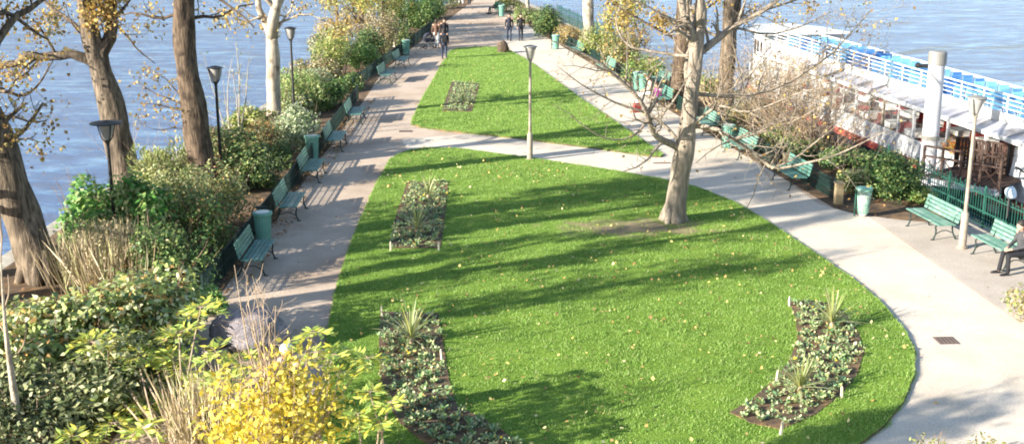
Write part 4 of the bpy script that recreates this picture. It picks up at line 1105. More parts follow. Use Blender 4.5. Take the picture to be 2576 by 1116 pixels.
for (src, first_, p, lab) in [(lamp_wide, 1, w(266, 304, 29.3), 'dark lamp with a broad flat disc in front of the forked trunk'),
                         (lamp_dark, 1, w(540, 166, 36.2), 'dark funnel-shaped lamp against the river right of the straight trunk'),
                         (lamp_dark, 0, w(730, 68, 48.0), 'dark lamp just right of the slim pale trunk'),
                         (lamp_pale, 1, g(1333, 404), 'lamp with a pale slim pole at the centre of the lawn crossing'),
                         (lamp_pale, 0, g(2420, 624), 'lamp with a pale sunlit pole on the right between two benches')]:
    o = src if first_ else dup(src)
    if src is not lamp_pale: 
        zt = p.z; p = Vector((p.x, p.y, max(-.6, zt - 4.03)))
    o.location = p; tag(o, lab, 'lamp', GLamp)

# left mesh fence
def mesh_fence(pts, h, label, step=.075):
    t = thing('wire_fence', label, 'fence', (pts[0][0], pts[0][1], 0)); o = Vector((pts[0][0], pts[0][1], 0))
    pts = [Vector((p[0], p[1], 0)) - o for p in pts]
    q = MB(); r_ = MB(); tr = MB()
    for a, b_ in zip(pts, pts[1:]):
        L = (b_ - a).length; n = max(1, round(L / 2.0)); d = (b_ - a).normalized(); rz = Matrix.Rotation(math.atan2(d.y, d.x), 3, 'Z')
        for k in range(n + 1): 
            pmb = MB(); pmb.box(a + d * L * k / n + Vector((0, 0, h / 2)), (.05, .05, h + .1), rz); pmb.build('post', M['fence_green'], t)
        c = (a + b_) / 2
        for z in (.04, h * .5, h): tr.box(c + Vector((0, 0, z)), (L, .03, .03), rz)
        m_ = int(L / step)
        for k in range(m_): q.box(a + d * (k + .5) * L / m_ + Vector((0, 0, h / 2)), (.022, .012, h - .02), rz)
        for z in np.arange(.1, h, .09): q.box(c + Vector((0, .008, z)), (L, .010, .016), rz)
    tr.build('rail', M['fence_green'], t); q.build('wire_panel', M['fence_green'], t)
mesh_fence([(-7.0, 25.8), (-6.95, 40), (-7.05, 54.5)], .62, 'low dark green mesh fence along the near left path behind the benches')
mesh_fence([(-7.6, 57), (-7.0, 66), (-6.2, 76), (-5.6, 86)], .62, 'low dark green mesh fence along the far left path')
mesh_fence([tuple(RS(15.15, s)[:2]) for s in (84, 74, 64)], .6, 'low green mesh fence beside the far right path')
mesh_fence([tuple(RS(15.2, s)[:2]) for s in (62, 52, 44, 38, 33.2)], .6, 'low green mesh fence behind the right benches up to the wire bin')
# stone end posts of the right fence
for s, lab in ((37.2, 'pale stone fence post right of the last dark bench'), (33.0, 'pale stone fence post beside the wire bin')):
    q = MB(); q.box((0, 0, .30), (.24, .24, .64), taper=.94); q.box((0, 0, .645), (.28, .28, .06)); o = q.build('stone_post', M['ochre_stone'], bevel=.012); o.location = RS(15.1, s); tag(o, lab, 'post', 'stone posts of the right fence')
# pale post on the far left
q = MB(); q.box((0, 0, .55), (.32, .3, 1.2), taper=.8); q.box((0, 0, 1.17), (.36, .34, .07)); o = q.build('stone_post', plain('pale_limestone', (.72, .69, .64), .8), bevel=.02); o.location = g(996, 118); o.rotation_euler = (0, .12, .3); tag(o, 'pale limestone post leaning beside the far left benches', 'post')
# green iron railing along the right quay
def railing(L, s0, s1, h, label, step=.13):
    p0 = RS(L, s0, 0); t = thing('iron_railing', label, 'railing', p0); d = (RS(L, s1) - RS(L, s0)); LL = d.length; d.normalize(); rz = Matrix.Rotation(math.atan2(d.y, d.x), 3, 'Z')
    tr = MB(); bars = MB(); 
    for z in (.08, .45, h - .1): tr.box(d * LL / 2 + Vector((0, 0, z)), (LL, .04, .03), rz)
    n = int(LL / step)
    for k in range(n):
        c = d * (k + .5) * LL / n; zz = h + (.06 if k % 2 else 0)
        bars.box(c + Vector((0, 0, zz / 2 + .02)), (.018, .018, zz - .04), rz)
        if k % 2 == 0: bars.tube([c + Vector((0, 0, h - .06)), c + d * LL / n * .5 + Vector((0, 0, h + .0)), c + d * LL / n + Vector((0, 0, h - .06))], .009, 4)
        else: bars.box(c + Vector((0, 0, zz + .03)), (.03, .03, .06), rz, taper=.1)
    for k in range(0, n + 1, 15):
        pm = MB(); pm.box(d * LL * k / n + Vector((0, 0, h / 2 + .04)), (.05, .05, h + .12), rz); pm.ball(d * LL * k / n + Vector((0, 0, h + .13)), .04, 8); pm.build('post', M['rail_green'], t)
    tr.build('rail', M['rail_green'], t); bars.build('bars', M['rail_green'], t)
railing(17.95, 20, 36.5, 1.02, 'tall green iron railing on the quay beside the boat')
railing(17.9, 72, 92, 1.0, 'distant green iron railing above the water by the dark far bush', .2)

# drain covers
for u, v, lab, sz in [(2380, 857, 'square iron drain grate in the pale walk at the right', (.42, .42)), (1665, 411, 'narrow dark drain slot at the corner of the far lawn', (.6, .16)), (1020, 331, 'small rusty drain plate at the left crossing', (.5, .3))]:
    q = MB(); q.box((0, 0, .004), (sz[0], sz[1], .012))
    n = max(3, int(sz[0] / .07))
    for k in range(n): q.box((-sz[0] / 2 + (k + .5) * sz[0] / n, 0, .014), (.03, sz[1] * .86, .012))
    o = q.build('drain_grate', M['grate']); p = g(u, v); o.location = (p.x, p.y, .009); o.rotation_euler = (0, 0, .05); tag(o, lab, 'drain')

# stump at the lawn tip, boulder and pedestal near the yellow bush
def rock(name, loc, r, sc, mat, label, cat, seed, n=28):
    random.seed(seed); me = bmesh.new(); bmesh.ops.create_icosphere(me, subdivisions=4, radius=r)
    for v_ in me.verts:
        k = 1 + .22 * noise.noise(v_.co / r * 1.1 + Vector((seed, 0, 0))) + .06 * noise.noise(v_.co / r * 4)
        v_.co = Vector((v_.co.x * sc[0] * k, v_.co.y * sc[1] * k, v_.co.z * sc[2] * k))
    m_ = bpy.data.meshes.new(name); me.to_mesh(m_); me.free(); m_.materials.append(mat)
    for p_ in m_.polygons: p_.use_smooth = True
    o = link(name, m_); o.location = loc; return tag(o, label, cat)
rock('stump', g(1265, 134) + Vector((0, 0, .3)), .42, (.85, .8, 1.05), M['bark_dark'], 'small dark stump at the far tip of the far lawn', 'stump', 3)
p = g(632, 885)
rock('boulder', (p.x, p.y, .5), .76, (1.05, .72, .6), M['mauve_stone'], 'large smooth mauve boulder at the path bend behind the yellow bush', 'rock', 7)
p = g(548, 985)
t = thing('stone_pedestal', 'square stone pedestal with a dark plate left of the yellow bush', 'pedestal', p, .5)
q = MB(); q.box((0, 0, .45), (.42, .42, .95), taper=.94); q.build('body', M['mauve_stone'], t, bevel=.012)
q = MB(); q.box((0, 0, .955), (.48, .48, .06)); q.build('cap', M['iron_black'], t, bevel=.008)
q = MB(); q.box((.215, 0, .5), (.02, .34, .7)); q.build('plate', M['iron_black'], t)

# ================================================================== PEOPLE
def fuse(mb, name, mat, parent, vox=.014, sm=3):
    o = mb.build(name, mat, parent)
    r_ = o.modifiers.new('r', 'REMESH'); r_.mode = 'VOXEL'; r_.voxel_size = vox; r_.use_smooth_shade = True
    s_ = o.modifiers.new('s', 'SMOOTH'); s_.factor = .5; s_.iterations = sm
    dg = bpy.context.evaluated_depsgraph_get(); me = bpy.data.meshes.new_from_object(o.evaluated_get(dg))
    o.modifiers.clear(); o.data = me
    if not me.materials: me.materials.append(mat)
    return o

def capsule(mb, pts, rad, n=10):
    pts = [Vector(p) for p in pts]
    mb.tube(pts, rad, n)
    mb.ball(pts[0], rad[0], n); mb.ball(pts[-1], rad[-1], n)

def person(label, loc, rz, pose, top, bottom, hair, hat=None, skirt=None, scale=1.0, coat=False, bag=None, group=None):
    """pose: joints in local metres, facing +Y. keys: pelvis, chest, neck, head, sh(L,R), el, wr, hip, kn, an, toe"""
    t = thing('person', label, 'person', loc, rz, group); t.scale = (scale,) * 3
    J = {k: ([Vector(a) for a in v] if isinstance(v[0], (tuple, list)) else Vector(v)) for k, v in pose.items()}
    b = MB()
    capsule(b, [J['pelvis'], J['pelvis'].lerp(J['chest'], .5), J['chest']], [.135, .12, .15], 12)
    capsule(b, [J['sh'][0], J['sh'][1]], [.07, .07]); capsule(b, [J['chest'], J['neck'], J['head'] - Vector((0, 0, .06))], [.1, .055, .055])
    hd = J['head']; b.ball(hd, .106, 14, sc=(.86, 1.0, 1.22)); b.ball(hd + Vector((0, .03, -.07)), .065, 10, sc=(.9, 1, .9))
    f = pose.get('face', (0, 1, 0)); f = Vector(f).normalized(); sx = f.cross(Vector((0, 0, 1)))
    b.ball(hd + f * .1 + Vector((0, 0, -.012)), .018, 8, sc=(.8, 1, 1.4))
    for sg in (-1, 1): b.ball(hd + sx * .088 * sg - Vector((0, 0, .01)), .022, 8, sc=(.5, .8, 1.3))
    for i in (0, 1):
        capsule(b, [J['sh'][i], J['el'][i], J['wr'][i]], [.055, .042, .028])
        d = (J['wr'][i] - J['el'][i]).normalized(); sdv = d.cross(Vector((0, 0, 1))); sdv = sdv.normalized() if sdv.length > .1 else Vector((1, 0, 0))
        sdv = Vector((0, 1, 0)) if abs(d.z) > .8 else sdv
        pm = J['wr'][i] + d * .055; capsule(b, [J['wr'][i], pm, pm + d * .03], [.028, .034, .034], 8)
        for k, (off, L) in enumerate(((-.027, .065), (-.009, .078), (.009, .072), (.027, .055))):
            a0 = pm + d * .045 + sdv * off; curl = d.cross(sdv) * .02
            b.tube([a0 - d * .02, a0 + d * L * .55 + curl * .4, a0 + d * L + curl * 1.2], [.0105, .0095, .008], 6)
        b.tube([pm - sdv * .02, pm - sdv * .05 + d * .025, pm - sdv * .055 + d * .055], [.012, .011, .009], 6)
        capsule(b, [J['hip'][i], J['kn'][i], J['an'][i]], [.085, .055, .04]); capsule(b, [J['an'][i] - Vector((0, 0, .03)), J['toe'][i]], [.04, .03], 8)
    fuse(b, 'body', M['skin'], t, .013, 2)
    e = MB()
    for sg in (-1, 1): e.ball(hd + f * .088 + sx * .032 * sg + Vector((0, 0, .015)), .011, 8)
    e.build('eyes', M['iron_black'], t)
    e = MB(); e.tube([hd + f * .092 + sx * .025 - Vector((0, 0, .062)), hd + f * .098 - Vector((0, 0, .064)), hd + f * .092 - sx * .025 - Vector((0, 0, .062))], [.004, .007, .004], 5); e.build('mouth', plain('lips', (.35, .12, .1)), t)
    c = MB()
    capsule(c, [J['pelvis'] - Vector((0, 0, .25 if coat else .06)), J['pelvis'].lerp(J['chest'], .5), J['chest'] + Vector((0, 0, .02))], [.145, .14, .155], 12)
    capsule(c, [J['sh'][0] * .82 + J['sh'][1] * .18, J['sh'][1] * .82 + J['sh'][0] * .18], [.074, .074]); capsule(c, [J['chest'], J['neck']], [.11, .066])
    for i in (0, 1): capsule(c, [J['sh'][i], J['el'][i], J['wr'][i] - (J['wr'][i] - J['el'][i]).normalized() * .02], [.066, .053, .042])
    fuse(c, 'jacket', top, t, .017, 3)
    c = MB()
    capsule(c, [J['pelvis'] + Vector((0, 0, .05)), J['pelvis'] - Vector((0, 0, .03))], [.13, .14], 12)
    for i in (0, 1): capsule(c, [J['hip'][i], J['kn'][i], J['an'][i] + (J['kn'][i] - J['an'][i]).normalized() * .03], [.098, .068, .055])
    fuse(c, 'trousers', bottom, t, .017, 3)
    for i in (0, 1):
        s_ = MB(); capsule(s_, [J['an'][i] - Vector((0, 0, .035)), J['an'][i].lerp(J['toe'][i], .5) - Vector((0, 0, .012)), J['toe'][i]], [.05, .047, .038], 8); fuse(s_, 'shoe', M['iron_black'], t, .016, 2)
    h = MB(); h.ball(hd - f * .018 + Vector((0, 0, .035)), .116, 14, sc=(.9, 1.02, 1.05)); h.ball(hd - f * .05 - Vector((0, 0, .03)), .085, 12, sc=(.95, .8, 1.2)); fuse(h, 'hair', hair, t, .014, 2)
    if hat:
        h = MB(); h.ball(hd + Vector((0, 0, .06)), .12, 14, sc=(.92, 1.05, .85)); fuse(h, 'cap', hat, t, .014, 2)
    if bag:
        h = MB(); h.box(J['chest'] - f * .22 - Vector((0, 0, .12)), (.3, .16, .42)); o = h.build('backpack', bag, t, bevel=.04)
    return t

def walk_pose(st=.28, sw=.2, lean=.03):
    return dict(pelvis=(0, 0, .95), chest=(0, lean, 1.32), neck=(0, lean + .02, 1.49), head=(0, lean + .05, 1.63), face=(0, 1, 0),
      sh=[(-.18, lean, 1.42), (.18, lean, 1.42)], el=[(-.24, lean - sw * .6, 1.14), (.24, lean + sw * .4, 1.14)], wr=[(-.24, lean - sw * .4, .9), (.24, lean + sw, .92)],
      hip=[(-.09, 0, .92), (.09, 0, .92)], kn=[(-.1, st * .65, .5), (.1, -st * .15, .49)], an=[(-.1, st * .85, .085), (.1, -st * .95, .13)], toe=[(-.11, st * .85 + .17, .04), (.11, -st * .95 + .15, .05)])
def stand_pose():
    p = walk_pose(.04, .08, .0); p['an'][1] = (.1, -.03, .085); p['toe'][1] = (.12, .14, .04); return p
def sit_pose(fwd=.0, arms='lap'):
    y = fwd
    return dict(pelvis=(0, 0, .56), chest=(0, y - .04, .93), neck=(0, y, 1.1), head=(0, y + .05, 1.24), face=(0, 1, 0),
      sh=[(-.18, y - .03, 1.03), (.18, y - .03, 1.03)], el=[(-.25, y + .02, .78), (.25, y + .02, .78)], wr=[(-.1, y + .27, .68), (.1, y + .27, .68)],
      hip=[(-.09, .02, .55), (.09, .02, .55)], kn=[(-.12, .45, .53), (.12, .45, .53)], an=[(-.11, .42, .085), (.12, .52, .085)], toe=[(-.12, .6, .04), (.14, .69, .04)])
dark = cloth_mat('dark_navy_cloth', (.025, .028, .045)); black = cloth_mat('black_cloth', (.018, .018, .022)); denim = cloth_mat('dark_denim', (.03, .04, .07)); brown = cloth_mat('brown_cloth', (.12, .07, .05))
whitec = cloth_mat('white_cloth', (.7, .68, .66)); pink = cloth_mat('magenta_cloth', (.22, .04, .17)); grey = cloth_mat('grey_cloth', (.055, .055, .06)); hairb = noisy('brown_hair', (.03, .02, .012), (.07, .045, .03), 30, .6); hairk = noisy('black_hair', (.012, .01, .01), (.03, .025, .022), 30, .6)
beige = cloth_mat('beige_cloth', (.4, .33, .25))
person('man in dark clothes with a backpack walking away on the left path', g(1118, 150), .1, walk_pose(), dark, denim, hairk, bag=black)
person('woman in a brown top and white skirt-length trousers beside the pushchair', g(1098, 122), -.2, stand_pose(), brown, whitec, hairb)
person('dark-haired walker in black coming past the pushchair', g(1118, 118), PI + .2, walk_pose(), black, grey, hairk)
person('left walker of the pair in dark blue jackets on the far path', g(1281, 103), PI, walk_pose(.24), dark, denim, hairb)
person('right walker of the pair, in black with a shoulder bag, on the far path', g(1310, 103), PI + .1, walk_pose(-.22), black, dark, hairk)
person('far walker in pale trousers at the very top of the path', g(1160, 12), .3, walk_pose(), grey, whitec, hairk)
person('far walker in dark trousers at the very top of the path', g(1181, 14), .2, walk_pose(-.2), black, dark, hairb)
p = g(1246, 36); person('person in green lounging on the far bench with legs stretched out', (p.x, p.y, 0), PI / 2 + .3, sit_pose(-.1), cloth_mat('green_cloth', (.03, .1, .07)), grey, hairb)
place_bench(p.x + .15, p.y, PI + .25, 'farthest green bench on the right with a lounging person', GBR, 1)
p = g(1652, 268); person('girl in a magenta jacket sitting by the right path', (p.x, p.y, -.12), PI - .6, sit_pose(), pink, grey, hairb, scale=.85)
p = g(1632, 262); person('person in beige sitting next to the girl in magenta', (p.x, p.y, -.05), PI / 2 + .1, sit_pose(), beige, whitec, hairb)
p = g(1643, 268); place_bench(p.x + .3, p.y + .1, RZ, 'bench under the girl in magenta and her companion', GBR, 0)
p = g(2512, 658); 
person('man in a grey jacket and dark trousers seated on the right bench', RS(0, 0) + Vector((p.x, p.y, 0)) - AX * 1.0 - NX * .0 + Vector((0, 0, -.02)), PI / 2 + math.atan2(.155, .988), sit_pose(.08), grey, black, hairk)
p = g(738, 1110); person('person in a white cap and black coat on the path behind the yellow bush', (p.x, p.y, 0), 2.6, stand_pose(), black, dark, hairk, hat=whitec)
# red bag on the path
p = g(1602, 283)
t = thing('tote_bag', 'red bag standing on the path beside the girl in magenta', 'bag', p, .4)
q = MB(); q.box((0, 0, .2), (.42, .2, .42), taper=.85); q.build('body', cloth_mat('red_cloth', (.3, .06, .05)), t, bevel=.04)
q = MB(); q.tube(smooth_line([Vector((-.12, 0, .4)), Vector((-.1, 0, .56)), Vector((.1, 0, .56)), Vector((.12, 0, .4))], 2), .014, 6); q.build('handle', M['wood_dark'], t)
# pushchair
p = g(1078, 122)
t = thing('pushchair', 'dark blue pushchair standing at the left path edge by the woman in brown', 'pushchair', p, .4)
q = MB(); nq = 12; vs = []
for i in range(9):
    th = PI * i / 8
    for j, y in enumerate((-.22, -.11, .11, .22)): vs.append((-.30 * math.cos(th) * (1 if 0 < j < 3 else .92), y, .62 + .34 * math.sin(th) * (1 if 0 < j < 3 else .92)))
q.add(vs, [(i * 4 + j, i * 4 + j + 1, i * 4 + j + 5, i * 4 + j + 4) for i in range(8) for j in range(3)]); q.build('hood', dark, t, smooth=True)
q = MB(); q.box((.05, 0, .5), (.62, .4, .22), taper=1.12); q.build('seat', dark, t, bevel=.05)
q = MB()
for y in (-.2, .2):
    q.tube([(-.3, y, .14), (.05, y, .45), (.45, y, .98)], .014, 6); q.tube([(.35, y, .14), (0, y, .42)], .014, 6)
q.bar((.45, -.2, .98), (.45, .2, .98), .016); q.build('frame', M['grey_metal'], t)
for x, y in ((-.3, -.24), (-.3, .24), (.35, -.24), (.35, .24)):
    q = MB(); q.tube([(x + .12 * math.cos(a), y, .14 + .12 * math.sin(a)) for a in np.linspace(0, 2 * PI, 17)], .02, 6); q.bar((x - .1, y, .14), (x + .1, y, .14), .008, 4); q.bar((x, y, .04), (x, y, .24), .008, 4); q.build('wheel', M['iron_black'], t)

# ================================================================== BOAT
BO = RS(22.4, 30, 0); BRZ = math.atan2(.155, .988)          # local: x across (away from quay), y along
t = thing('restaurant_boat', 'long white river restaurant boat with a red stripe moored at the right quay', 'boat', BO, BRZ)
boat = t
s0, s1 = -3.0, 37.5
def hullplan(z):                                              # outline at height: blunt stern, tapered bow
    k = 0 if z > -1.4 else .25
    return [(k, s0), (k, 29), (.5 + k, 32.5), (1.6 + k, 35.5), (2.6, 37), (3.6 - k, 35.5), (4.7 - k, 32.5), (5.2 - k, 29), (5.2 - k, s0)]
q = MB(); q.prism(ccw(hullplan(-2)), -2.6, -1.15); q.build('hull', M['black_hull'], t)
q = MB(); q.prism(ccw([((x - 2.6) * 1.03 + 2.6, y + (.06 if y > 30 else 0)) for x, y in hullplan(0)]), -1.15, -.88); q.build('red_strake', M['red'], t)
# bulwark
def wall(x0, y0, x1, y1, z0, z1, th=.08):
    a = Vector((x0, y0, 0)); b_ = Vector((x1, y1, 0)); d = b_ - a; L = d.length; r_ = Matrix.Rotation(math.atan2(d.y, d.x), 3, 'Z')
    return (a + b_) / 2 + Vector((0, 0, (z0 + z1) / 2)), (L, th, z1 - z0), r_
q = MB()
for (a, b_) in (((.05, 6.4), (.05, 29)), ((.05, 29), (.55, 32.5)), ((.55, 32.5), (1.6, 35.4)), ((1.6, 35.4), (2.6, 36.9)), ((2.6, 36.9), (3.6, 35.4)), ((3.6, 35.4), (4.65, 32.5)), ((4.65, 32.5), (5.15, 29)), ((5.15, 29), (5.15, 6.4))):
    c, s_, r_ = wall(*a, *b_, -.88, -.12); q.box(c, s_, r_)
q.build('bulwark', M['white'], t, bevel=.01)
q = MB(); q.box((2.6, 16.5, -.84), (5.0, 27, .06)); q.build('lower_deck', M['wood_floor'], t)
for k, y in enumerate(np.arange(7.6, 29.2, 2.6)):
    for x in (.05, 5.15):
        q = MB(); q.box((x, y, .50), (.10, .13, 1.22)); q.build('pillar', M['white'] if k != 3 else M['bark_pale'], t, bevel=.008)
for k, y in enumerate(np.arange(5.0, 26.7, 2.6)):       # window frames and panes on the quay side
    if k in (0, 1, 2): continue
    q = MB(); q.box((.06, y + 1.3, .49), (.012, 2.42, 1.16)); 
    o = q.build('window', None or M.setdefault('window_glass', (lambda mm: mm)(plain('window_glass', (.8, .85, .85), .05))), t)
    q = MB(); q.box((.045, y + 1.3, .47), (.03, .05, 1.12)); q.box((.045, y + 1.3, .82), (.03, 2.4, .04)); q.build('glazing_bar', M['white'], o)
q = MB(); q.box((2.66, 17, 1.13), (5.1, 25.4, .05)); q.build('deck_head', M['white'], t)
q = MB(); q.box((-.06, 17.2, 1.12), (.10, 25.4, .15)); q.build('roof_edge', M['white'], t, bevel=.01)
q = MB(); r_ = Matrix.Rotation(-.27, 3, 'Y'); q.box((.32, 17.2, 1.28), (.74, 25.3, .04), r_)
for y in np.arange(4.9, 29.6, 1.3): q.box((.32, y, 1.31), (.74, .05, .03), r_)
r_ = Matrix.Rotation(.2, 3, 'Y'); q.box((4.25, 17.2, 1.32), (1.9, 25.3, .04), r_); q.build('canopy_roof', M['roof_grey'], t)
q = MB(); q.box((.74, 17.2, 1.46), (.09, 25.4, .54)); q.box((3.3, 17.2, 1.38), (.10, 25.4, .44)); q.build('coaming', M['white'], t, bevel=.01)
q = MB(); q.box((2.02, 17.2, 1.19), (2.5, 25.2, .05)); q.build('upper_deck', M['deck_blue'], t)
q = MB()
for y in np.arange(4.6, 30, 1.55): q.bar((.76, y, 1.7), (.76, y, 2.36), .028, 6)
for z in (1.88, 2.04, 2.2, 2.36): q.bar((.76, 4.6, z), (.76, 29.8, z), .02 if z < 2.3 else .032, 6)
q.build('side_railing', M['white'], t)
q = MB()
for x in np.arange(.76, 3.4, .84): q.bar((x, 4.55, 1.2), (x, 4.55, 2.36), .026, 6)
for z in (1.75, 1.95, 2.15, 2.36): q.bar((.76, 4.55, z), (3.3, 4.55, z), .022, 6)
q.build('end_railing', M['white'], t)
q = MB(); q.box((3.3, 17.2, 2.03), (.09, 25.3, .10))
for y in np.arange(4.6, 30, 2.1): q.bar((3.3, y, 1.6), (3.3, y, 1.98), .02, 6)
q.build('far_railing', M['white'], t)
# near cabin (white, sloping face) and far bow cabin
q = MB()
vs = [(.12, s0 + .1, -.88), (5.1, s0 + .1, -.88), (5.1, 6.3, -.88), (.12, 6.3, -.88), (.45, s0 + .1, 1.08), (4.9, s0 + .1, 1.08), (4.9, 6.3, 1.08), (.3, 6.3, 1.08)]
q.add(vs, [(3, 2, 1, 0), (4, 5, 6, 7), (0, 1, 5, 4), (1, 2, 6, 5), (2, 3, 7, 6), (3, 0, 4, 7)])
q.build('stern_cabin', M['white'], t, bevel=.03)
q = MB(); q.tube([(.20, 5.9, .25), (.24, 3.2, -.2), (.24, .2, .05)], .03, 5); q.box((.16, 6.31, .1), (.10, .06, 1.9)); q.build('cabin_trim', M['iron_black'], t)
q = MB(); q.prism(ccw([(.35, 30.2), (.7, 32.5), (1.7, 34.6), (3.5, 34.6), (4.5, 32.5), (4.85, 30.2)]), -.88, 2.0); q.build('bow_cabin', M['white'], t, bevel=.04)
q = MB(); q.prism(ccw([(.1, 29.9), (.5, 32.7), (1.6, 35), (3.6, 35), (4.7, 32.7), (5.1, 29.9)]), 2.01, 2.12); q.build('bow_cabin_roof', M['white'], t, bevel=.03)
for y in (30.6, 31.4, 32.1):
    q = MB(); q.box((.36 + (y - 30.2) * .15, y, 1.2), (.05, .5, .8), Matrix.Rotation(-.15, 3, 'Z')); q.build('cabin_window', M['black_hull'], t)
q = MB(); q.box((1.6, 3.3, 1.27), (.5, .5, .4)); q.build('hatch', M['white'], t, bevel=.03)

# window glass: clear
mg, nt, b = new_mat('clear_glass'); 
b.inputs['Roughness'].default_value = .03; b.inputs['Base Color'].default_value = (.9, .93, .95, 1); b.inputs['Alpha'].default_value = .05
for o in [x for x in bpy.data.objects if x.name.startswith('window') and x.parent == boat]:
    o.data.materials.clear(); o.data.materials.append(mg)

def boat_at(x, y, z): 
    return BO + Matrix.Rotation(BRZ, 3, 'Z') @ Vector((x, y, z))
# deck chairs
def make_chair(matl, name, cat):
    c = thing(name, 'chair', cat)
    q = MB(); q.box((0, 0, .44), (.42, .42, .035)); q.build('seat', matl, c, bevel=.01)
    q = MB(); q.box((0, -.21, .68), (.42, .03, .42), Matrix.Rotation(.15, 3, 'X')); q.build('backrest', matl, c, bevel=.01)
    q = MB()
    for x in (-.18, .18):
        q.bar((x, .18, 0), (x, .18, .43), .014, 4); q.bar((x, -.2, 0), (x, -.2, .43), .014, 4); q.bar((x, -.21, .4), (x, .19, .4), .012, 4); q.bar((-.19, .18 if x > 0 else -.2, .4), (.19, .18 if x > 0 else -.2, .4), .012, 4)
    q.build('leg_frame', M['white'] if matl is not M['chair_red'] else M['wood_dark'], c)
    return c
cb = make_chair(M['chair_blue'], 'deck_chair', 'chair'); cc = make_chair(M['chair_cyan'], 'deck_chair', 'chair'); cr = make_chair(M['chair_red'], 'dining_chair', 'chair')
fl = {}
random.seed(30)
for i in range(27):
    y = 5.6 + i * .88
    for x in (1.1, 1.58, 2.4, 2.9):
        if random.random() < .05: continue
        isblue = (i // 3) % 3 == 0 if x > 2 else (i // 2) % 4 == 0
        src = cb if isblue else cc
        o = src if src not in fl else dup(src); fl[src] = 1
        o.location = boat_at(x, y, 1.217); o.rotation_euler = (0, 0, BRZ + random.gauss(0, .04))
        tag(o, ('deep blue' if isblue else 'light cyan') + ' chair in the rows on the upper deck of the boat', 'chair', ('deep blue' if isblue else 'light cyan') + ' chairs on the upper boat deck')
tab0 = None
for i, y in enumerate(np.arange(7.8, 27, 2.1)):
    for x in (1.0, 2.9):
        if tab0 is None:
            tt = thing('dining_table', 'table', 'table'); q = MB(); q.box((0, 0, .73), (.8, .8, .03)); q.build('tabletop', M['wood_dark'], tt)
            q = MB(); q.bar((0, 0, .02), (0, 0, .72), .035, 8); q.lathe([(.22, 0), (.2, .03), (.04, .05)], 14); q.build('pedestal', M['iron_black'], tt)
            tab0 = tt
            cl = MB(); cl.box((0, 0, .752), (.86, .86, .012)); 
            for a in range(4): cl.box(Matrix.Rotation(a * PI / 2, 3, 'Z') @ Vector((.432, 0, .64)), (.01, .84, .22), Matrix.Rotation(a * PI / 2, 3, 'Z'))
            cl0 = cl.build('tablecloth', M['cloth'])
            o, c_ = tt, cl0
        else: o = dup(tab0); c_ = cl0.copy(); COL.objects.link(c_)
        o.location = c_.location = boat_at(x, y, -.81); o.rotation_euler = c_.rotation_euler = (0, 0, BRZ)
        tag(o, 'square dining table under a white cloth inside the lower deck of the boat', 'table', 'dining tables inside the boat'); tag(c_, 'white cloth over a dining table inside the boat', 'tablecloth', 'white tablecloths inside the boat')
        for dy, rz in ((-.65, 0), (.65, PI)):
            o = cr if cr not in fl else dup(cr); fl[cr] = 1
            o.location = boat_at(x, y + dy, -.81); o.rotation_euler = (0, 0, BRZ + rz)
            tag(o, 'red dining chair at a white table inside the lower deck of the boat', 'chair', 'red dining chairs inside the boat')
# flowers in a window box on the boat side
p = boat_at(-.2, 9.0, -.15); t = thing('flower_box', 'box of orange autumn plants on the boat side behind the conifer bush', 'planter', p, BRZ)
q = MB(); q.box((0, 0, .1), (.3, 1.6, .26)); q.build('box', M['white'], t, bevel=.01)
n = 500; Pn = np.stack([RNG.normal(0, .16, n), RNG.uniform(-.8, .8, n), .25 + np.abs(RNG.normal(0, .25, n))], 1); leaves('foliage', Pn, .07, .14, M['orange'], t)
p = boat_at(.62, 4.3, 1.082); t = thing('metal_drum', 'grey drum with a wooden band standing on the boat roof edge', 'drum', p)
q = MB(); q.lathe([(.24, 0), (.25, .02), (.25, .2)], 18); q.build('lower_band', M['stake'], t); q = MB(); q.lathe([(.25, .2), (.235, .5), (.2, .55), (.05, .56)], 18); q.build('drum', M['grey_metal'], t)
p = boat_at(1.3, 4.0, 1.082); t = thing('vent_box', 'dark slatted vent box at the end of the upper deck', 'vent', p, BRZ)
q = MB(); q.box((0, 0, .35), (.5, .55, .7)); q.build('case', M['white'], t, bevel=.01)
q = MB()
for k in range(6): q.box((-.26, -.22 + k * .088, .37), (.03, .05, .58))
q.build('slats', M['iron_black'], t)

# mooring pile
p = w(2338, 392, RS(20.2, 38).y); ptop = w(2347, 122, p.y)
base = RS(20.15, 37.2, -2.6); hh = ptop.z + 2.6
t = thing('mooring_pile', 'tall white steel mooring pile with a grey cap between quay and boat', 'pile', base)
q = MB(); q.lathe([(.27, 0), (.27, hh - .45)], 22); q.build('tube', M['steel_white'], t, smooth=False)
q = MB(); q.lathe([(.25, hh - .45), (.30, hh - .43), (.30, hh - .05), (.27, hh), (.2, hh + .02)], 22); q.build('cap', M['grey_metal'], t)
q = MB(); q.box((-.42, .1, hh - .5), (.5, .12, .12)); q.ball((-.6, .1, hh - .48), .1, 8); q.build('bracket', M['iron_black'], t)
q = MB(); q.lathe([(.3, hh * .55), (.3, hh * .57)], 20); q.build('collar', M['grey_metal'], t)
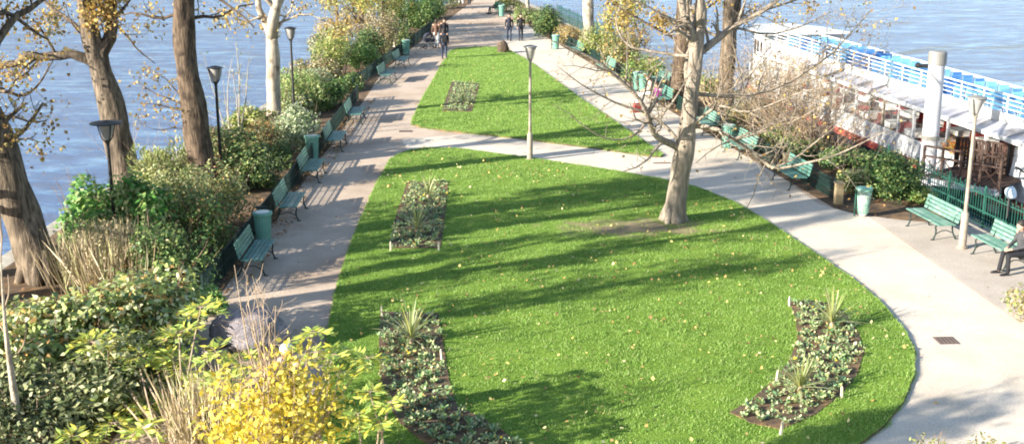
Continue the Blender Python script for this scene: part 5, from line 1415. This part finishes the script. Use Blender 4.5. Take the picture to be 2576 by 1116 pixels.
# pontoon gangway
A = g(2320, 444, -.15); B = g(2512, 478, -.15); d = (B - A); LL = d.length; rz = math.atan2(d.y, d.x)
t = thing('gangway', 'dark wooden gangway with cross-braced sides between quay and boat', 'gangway', A, rz)
q = MB(); q.box((LL / 2, 0, -.1), (LL, .12, .2)); q.box((LL / 2, 2.2, -.1), (LL, .12, .2)); q.build('beam', M['roof_grey'], t)
q = MB()
for k in range(int(LL / .16)): q.box((.08 + k * .16, 1.1, .02), (.15, 2.1, .05))
q.build('deck', M['wood_dark'], t)
for y in (0, 2.2):
    q = MB(); 
    for z in (.72, 1.05): q.box((LL / 2, y, z), (LL, .06, .06))
    n = 4
    for k in range(n + 1): q.box((LL * k / n, y, .5), (.07, .07, 1.1))
    for k in range(n):
        x0, x1 = LL * k / n, LL * (k + 1) / n
        q.bar((x0, y, .05), (x1, y, .72), .02, 4); q.bar((x0, y, .72), (x1, y, .05), .02, 4)
    q.build('side_rail', M['wood_dark'], t)
for y, n in ((2.26, 22),):
    q = MB()
    for k in range(n): q.box((LL * (k + .5) / n, y, .52), (LL / n * .75, .03, 1.04))
    q.build('board_screen', M['wood_dark'], t)
# floodlight on the railing
p = RS(17.9, 28.6, 0); t = thing('floodlight', 'pale blue round floodlight fixed on the quay railing', 'lamp', p, BRZ)
q = MB(); q.bar((0, 0, .6), (0, 0, 1.2), .018); q.build('stand', M['grey_metal'], t)
q = MB(); q.lathe([(.06, -.1), (.15, -.05), (.17, .1), (.15, .12)], 16); o = q.build('housing', plain('pale_blue_paint', (.5, .6, .68), .4), t); o.location = (0, 0, 1.28); o.rotation_euler = (1.2, 0, .6)
# life ring on the boat
p = boat_at(-.12, 2.4, -.62)
q = MB(); q.tube([(0, .3 * math.cos(a), .3 * math.sin(a)) for a in np.linspace(0, 2 * PI, 25)], .07, 8)
o = q.build('life_ring', M['red'], smooth=True); o.location = p; o.rotation_euler = (0, 0, BRZ); tag(o, 'red life ring hung low on the white stern of the boat', 'life ring')
q = MB(); q.tube(smooth_line([boat_at(.1, 3.0, -.3), RS(20, 32, -1.0), RS(18.05, 30.4, .1)], 3), .02, 5); tag(q.build('mooring_rope', M['bark_pale']), 'pale mooring rope running from boat to quay', 'rope')
bpy.context.view_layer.update()
